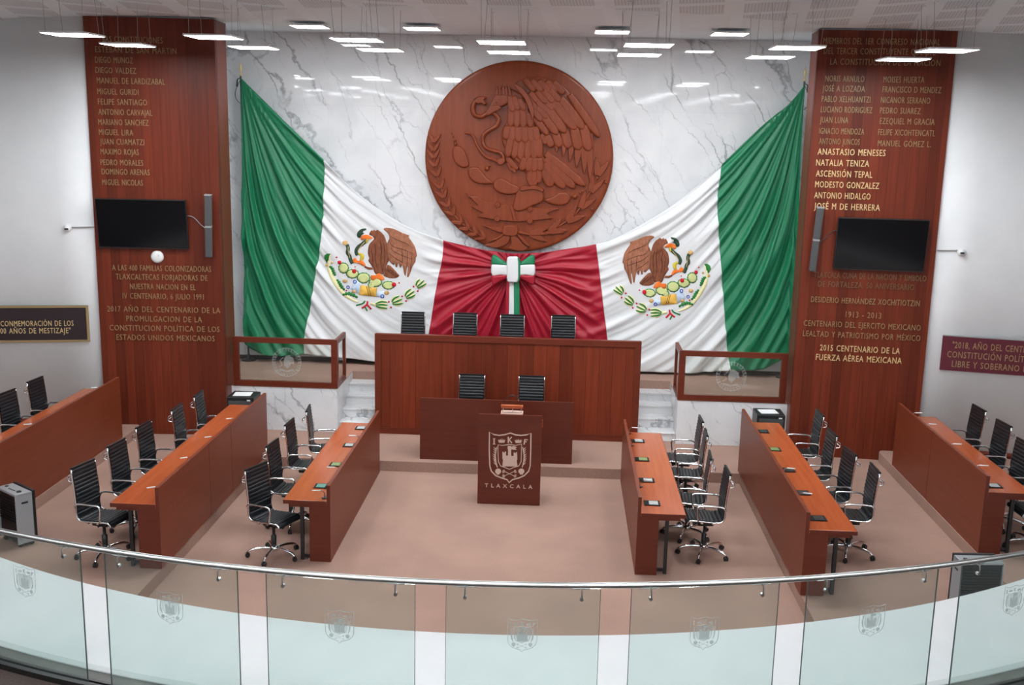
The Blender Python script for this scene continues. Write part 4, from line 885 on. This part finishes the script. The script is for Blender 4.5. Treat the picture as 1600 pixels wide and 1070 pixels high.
for k, (x, y) in enumerate(((-.535, 16.13), (.41, 16.15))): place_chair(x, y, P1, 180, 'black ribbed chair on the %s behind the low desk in front of the bench' % ['left', 'right'][k], 'chairs behind the low desk')

# ================================================================== WALL-MOUNTED THINGS
def on_face(name, label, cat, s, wd, z, out):
    q = on_panel(s, wd, z, out); return thing(name, label, cat, q, -s*PSL)
for s, wd, z, h, side in ((-1, 1.17, 3.52, .76, 'left'), (1, 1.115, 3.50, .78, 'right')):
    t = on_face('television', 'black flat television hung on the %s wooden pillar' % side, 'television', s, wd, z, .10); W = .685 if s < 0 else .655
    R_ = Matrix.Rotation(math.radians(7), 4, 'X')
    obj('casing', bx(-W, W, 0, .045, -h/2, h/2, bev=.006, mtx=R_), M['blackplastic'], t)
    obj('screen', bx(-W+.012, W-.012, -.003, .002, -h/2+.02, h/2-.012, mtx=R_), M['screen'], t)
    obj('trim_strip', bx(-W, W, -.003, .004, -h/2-.004, -h/2+.006, mtx=R_), M['darksteel'], t)
    obj('wall_bracket', bx(-.2, .2, .04, .098, -.15, .15), M['darksteel'], t)
for s, wd, z, side in ((-1, .155, 3.505, 'left'), (1, .17, 3.545, 'right')):
    t = on_face('column_speaker', 'slim grey column loudspeaker beside the %s television' % side, 'loudspeaker', s, wd, z, .12)
    R_ = Matrix.Rotation(math.radians(3), 4, 'X') @ Matrix.Rotation(math.radians(2 if s < 0 else 2.5), 4, 'Y')
    for a, b in ((-.475, -.012), (.012, .475)): obj('grille', bx(-.05, .05, -.045, .045, a, b, bev=.012, mtx=R_), M['speaker'], t)
    obj('cap', bx(-.052, .052, -.047, .047, .472, .49, mtx=R_), M['greymetal'], t); obj('joint', bx(-.048, .048, -.04, .04, -.014, .014, mtx=R_), M['greymetal'], t)
    obj('bracket', bx(-.02, .02, .03, .118, -.1, .1), M['darksteel'], t)
    q = on_panel(s, wd+.05, z, .1); q2 = on_panel(s, .46, z+.12, .03)
    bm = B(); P = smoothpts([on_panel(s, wd+.05, z-.05, .06), on_panel(s, wd+.15, z+.02, .015), on_panel(s, .42, z+.13, .015), on_panel(s, .56, z+.15, .03)], 5); tube(bm, P, .006, 6)
    tag(obj('cable', bm, M['wire'] if s < 0 else M['darksteel'], None, True), 'thin cable running from the %s column loudspeaker to the television' % side, 'cable')
t = on_face('smoke_detector', 'round white disc detector under the left television', 'detector', -1, .985, 3.01, 0)
bm = B(); lathe(bm, [(.095, 0), (.098, -.02), (.09, -.04), (.06, -.05), (.02, -.052)], (0, 0, 0), 28, 'Y'); obj('body', bm, M['whiteplastic'], t, True)
bm = B(); lathe(bm, [(.008, -.05), (.008, -.054)], (.03, 0, .02), 10, 'Y'); obj('indicator', bm, M['wire'], t)
def wall_y(x):
    x = abs(x)
    for (a, b), (c, d) in zip(WP, WP[1:]):
        if a <= x <= c: return b+(d-b)*(x-a)/(c-a)
    return WP[0][1]
for s, x, z, x2, side in ((-1, -6.78, 3.43, -6.37, 'left'), (1, 6.74, 3.424, 6.40, 'right')):
    t = thing('dome_camera', 'small white dome security camera on the %s white wall' % side, 'camera', (x, wall_y(x), z)); t.rotation_euler = (0, 0, -s*.16)
    bm = B(); lathe(bm, [(.062, -.0), (.062, -.025), (.05, -.035)], (0, 0, 0), 20, 'Y'); obj('base', bm, M['whiteplastic'], t, True)
    bm = B(); bmesh.ops.create_uvsphere(bm, u_segments=18, v_segments=12, radius=.046, matrix=Matrix.Translation((0, -.045, -.005))); d = obj('dome', bm, M['whiteplastic'], t, True)
    bm = B(); box(bm, -.028, .028, -.095, -.08, -.022, .004, bev=.004); obj('lens', bm, M['blackplastic'], d)
    xa, xb_ = (x+.05, x2) if s < 0 else (x2, x-.05)
    bm = B(); tube(bm, [(xa, wall_y(xa)-.016, z+.01), (xb_, wall_y(xb_)-.016, z+.02)], .009, 8)
    tag(obj('conduit', bm, M['wire']), 'thin grey conduit from the %s dome camera to the wooden pillar' % side, 'conduit')
# plaques on the white walls
def plaque(s, xa, xb, z0, z1, label, face, frame, lines, fm, base_cap):
    xm = (xa+xb)/2; ya, yb = wall_y(xa), wall_y(xb); ang = math.atan2(yb-ya, xb-xa); W = math.hypot(xb-xa, yb-ya)/2
    t = thing('wall_plaque', label, 'plaque', (xm, (ya+yb)/2-.01, (z0+z1)/2), ang); h = (z1-z0)/2
    obj('plate', bx(-W, W, -.02, 0, -h, h), face, t)
    if frame:
        f = .032; bm = B(); box(bm, -W, W, -.036, 0, h-f, h); box(bm, -W, W, -.036, 0, -h, -h+f); box(bm, -W, -W+f, -.036, 0, -h+f, h-f); box(bm, W-f, W, -.036, 0, -h+f, h-f); obj('frame', bm, frame, t)
    else: obj('edge_trim', bx(-W, W, -.024, 0, h, h+.012), M['greymetal'], t)
    for tx, x, wd, z, cap in lines: obj('gold_lettering', text_bm(tx, wd, cap, .006, 0), fm, t, False, (x, -.02, z-cap/2))
plaque(-1, -8.95, -6.545, 1.65, 2.225, 'dark framed plaque with gold letters on the left white wall', M['plaqueblack'], M['frame_gold'], [('2019, CONMEMORACIÓN DE LOS', -.30, 1.30, .01, .085), ('500 AÑOS DE MESTIZAJE"', -.13, 1.08, -.105, .085)], M['brass'], .09)
plaque(1, 6.60, 9.0, 1.63, 2.155, 'unframed maroon plaque with gold letters on the right white wall', M['plaquered'], None, [('"2018, AÑO DEL CENTENARIO DE LA', -1.08, 1.62, .135, .095), ('CONSTITUCIÓN POLÍTICA DEL ESTADO', -1.14, 1.88, -.012, .095), ('LIBRE Y SOBERANO DE TLAXCALA"', -1.06, 1.72, -.155, .095)], M['gold'], .09)

# ================================================================== FLOOR-STANDING EQUIPMENT
def cooler(label, x, y, z, rot):
    t = thing('air_cooler', label, 'air cooler', (x, y, z), rot)      # long side local x, front local -y
    l, d, h = .21, .12, .66
    bm = B(); box(bm, -l, l, -d+.02, d-.03, .06, h-.03, bev=.01); obj('core', bm, M['blackplastic'], t)
    bm = B(); plate(bm, sm2([(-l-.01, .05), (-l-.01, h-.05), (-l+.03, h), (l-.03, h), (l+.01, h-.05), (l+.01, .05)], 1), 2*d-.06, lambda xx, zz, hh: Vector((xx, d-.04-hh, zz)))
    bm.free(); bm = B()
    box(bm, -l-.012, -l, -d, d-.04, .05, h-.006); box(bm, l, l+.012, -d, d-.04, .05, h-.006); box(bm, -l-.012, l+.012, -d, d-.04, h-.03, h, bev=.01); obj('shell', bm, M['greymetal'], t)
    bm = B(); box(bm, -l-.012, l+.012, d-.04, d, .05, h+.01, bev=.008); obj('rear_panel', bm, M['blackplastic'], t)
    bm = B()
    for k in range(9): box(bm, -l+.02, l-.02, -d+.005, -d+.022, .3+k*.032, .312+k*.032)
    obj('grille', bm, M['blackplastic'], t)
    for sx in (-1, 1): obj('hand_grip', bx(sx*(l+.008)-.006, sx*(l+.008)+.006, -.05, .03, h-.13, h-.105, bev=.004), M['blackplastic'], t)
    bm = B()
    for xx, r in ((-.15, .022), (.14, .03), (-.05, .008), (-.01, .008), (.03, .008), (.07, .008)): lathe(bm, [(r, h), (r*.9, h+.008)], (xx, -.03 if r > .02 else -.05, 0), 16)
    obj('control_knob', bm, M['blackplastic'], t)
    for sx in (-1, 1):
        for sy in (-1, 1):
            bm = B(); lathe(bm, [(.01, -.01), (.028, -.01), (.028, .01), (.01, .01)], (sx*(l-.04), sy*(d-.05), .028), 12, 'X'); box(bm, sx*(l-.04)-.012, sx*(l-.04)+.012, sy*(d-.05)-.012, sy*(d-.05)+.012, .04, .065); obj('caster', bm, M['blackplastic'], t)
cooler('silver and black air cooler on the floor by the left outer desk', -5.49, 11.60, P1, math.radians(-36))
cooler('silver and black air cooler on the floor behind the right side of the glass', 5.24, 10.62, P1, math.radians(4))
for s, x, side in ((-1, -4.04, 'left'), (1, 4.04, 'right')):
    t = thing('floor_loudspeaker', 'black box loudspeaker beyond the far end of the %s middle desk' % side, 'loudspeaker', (x, 15.82, P1), 0); h = .79
    obj('cabinet', bx(-.21, .21, -.2, .2, .012, h, bev=.012), M['blackplastic'], t); obj('grille', bx(-.18, .18, -.212, -.2, .05, h-.06), M['speaker'], t)
    obj('corner_badge', bx(.11, .16, -.216, -.211, h-.055, h-.035), M['whiteplastic'], t)
    obj('paper', bx(-.15, .12, -.12, .12, h, h+.003, mtx=Matrix.Rotation(.1, 4, 'Z')), M['whiteplastic'], t)
    for sx in (-1, 1):
        for sy in (-1, 1): obj('foot', bx(sx*.17-.02, sx*.17+.02, sy*.16-.02, sy*.16+.02, 0, .014), M['blackplastic'], t)

# ================================================================== GALLERY GLASS BALUSTRADE
PITCHA, HALF, A0 = .1255, .0522, .0535
ZR = 2.05
rail = thing('handrail', 'curved brushed steel handrail along the top of the glass balustrade', 'handrail', arc(GR, 0, .94))
Z0 = rail.location.copy()
bm = B(); tube(bm, [arc(GR, -.385+.88*i/120, ZR)-Z0 for i in range(121)], .0205, 12); obj('tube', bm, M['steel'], rail, True)
GN = ['leftmost', 'second from left', 'third from left', 'middle', 'third from right', 'second from right', 'rightmost']
EP = emblem_polys(.7)
for k in range(7):
    ac = A0+PITCHA*(k-3)
    t = thing('glass_panel', 'frameless glass balustrade panel with etched castle shield, %s of those in view' % GN[k], 'glass panel', arc(GR, ac, .94), ac, 'glass panels of the gallery balustrade')
    o0 = t.location.copy(); ri = Matrix.Rotation(-ac, 3, 'Z')
    loc = lambda R, a, z: ri @ (arc(R, a, z)-o0)
    bm = B(); n = 10; rows = []
    for i in range(n+1):
        a = ac-HALF+2*HALF*i/n; rows.append([bm.verts.new(loc(GR-.006, a, .945)), bm.verts.new(loc(GR+.006, a, .945)), bm.verts.new(loc(GR+.006, a, ZR-.024)), bm.verts.new(loc(GR-.006, a, ZR-.024))])
    for r, q in zip(rows, rows[1:]):
        for j in range(4): bm.faces.new((r[j], r[(j+1) % 4], q[(j+1) % 4], q[j]))
    bm.faces.new(rows[0]); bm.faces.new(rows[-1][::-1])
    gp = obj('pane', bm, M['glass'], t)
    M.setdefault('edge', None)
    M['edge'] = M['edge'] or mat('green_glass_edge', (.045, .065, .06), .2)
    for sg in (-1, 1):
        a = ac+sg*HALF; e0 = loc(GR, a, .946); e1 = loc(GR, a, ZR-.025)
        obj('polished_edge', bx(e0.x-.0014, e0.x+.0014, e0.y-.0062, e0.y+.0062, e0.z, e1.z), M['edge'], gp)
    S = .205/385; zc = ZR-.945-.36
    bm = B(); i_ = 0
    for p in EP:
        q = [((x-398)*S, -(y-560)*S+zc) for x, y in p]
        plate(bm, q, .0008+.0002*(i_ % 3), lambda x, z, h: Vector((x, -.0075-h, z))); i_ += 1
    obj('etched_shield', bm, M['etchline'], gp)
    bm = B(); plate(bm, [((x-398)*S, -(y-560)*S+zc) for x, y in SH_IN], .0006, lambda x, z, h: Vector((x, -.0065-h, z))); obj('frosted_field', bm, M['etch'], gp)
    for sg in (-1, 1):
        a = ac+sg*(HALF-.013)
        q = lambda R, aa, z: arc(R, aa, z)-Z0
        bm = B(); tube(bm, [q(GR, a-.006, ZR-.022), q(GR, a+.006, ZR-.022)], .007, 6)
        tube(bm, smoothpts([q(GR+.03, a, ZR-.022), q(GR+.035, a, ZR-.06), q(GR+.03, a, ZR-.085)], 3), .005, 6)
        c0, c1 = q(GR+.032, a, ZR-.092), q(GR+.007, a, ZR-.092); tube(bm, [c0, c1], .0125, 12); tube(bm, [q(GR, a, ZR-.022), q(GR+.03, a, ZR-.024)], .006, 6)
        obj('bracket', bm, M['steel'], rail)
tag(obj('base_channel', ringstrip([(GR+.055, .94), (GR+.055, .985), (GR+.012, .985), (GR+.012, .945), (GR-.012, .945), (GR-.012, .985), (GR-.04, .985), (GR-.04, .94)], -.385, .495, 80), M['darksteel']), 'dark metal floor channel holding the foot of the glass balustrade', 'channel')
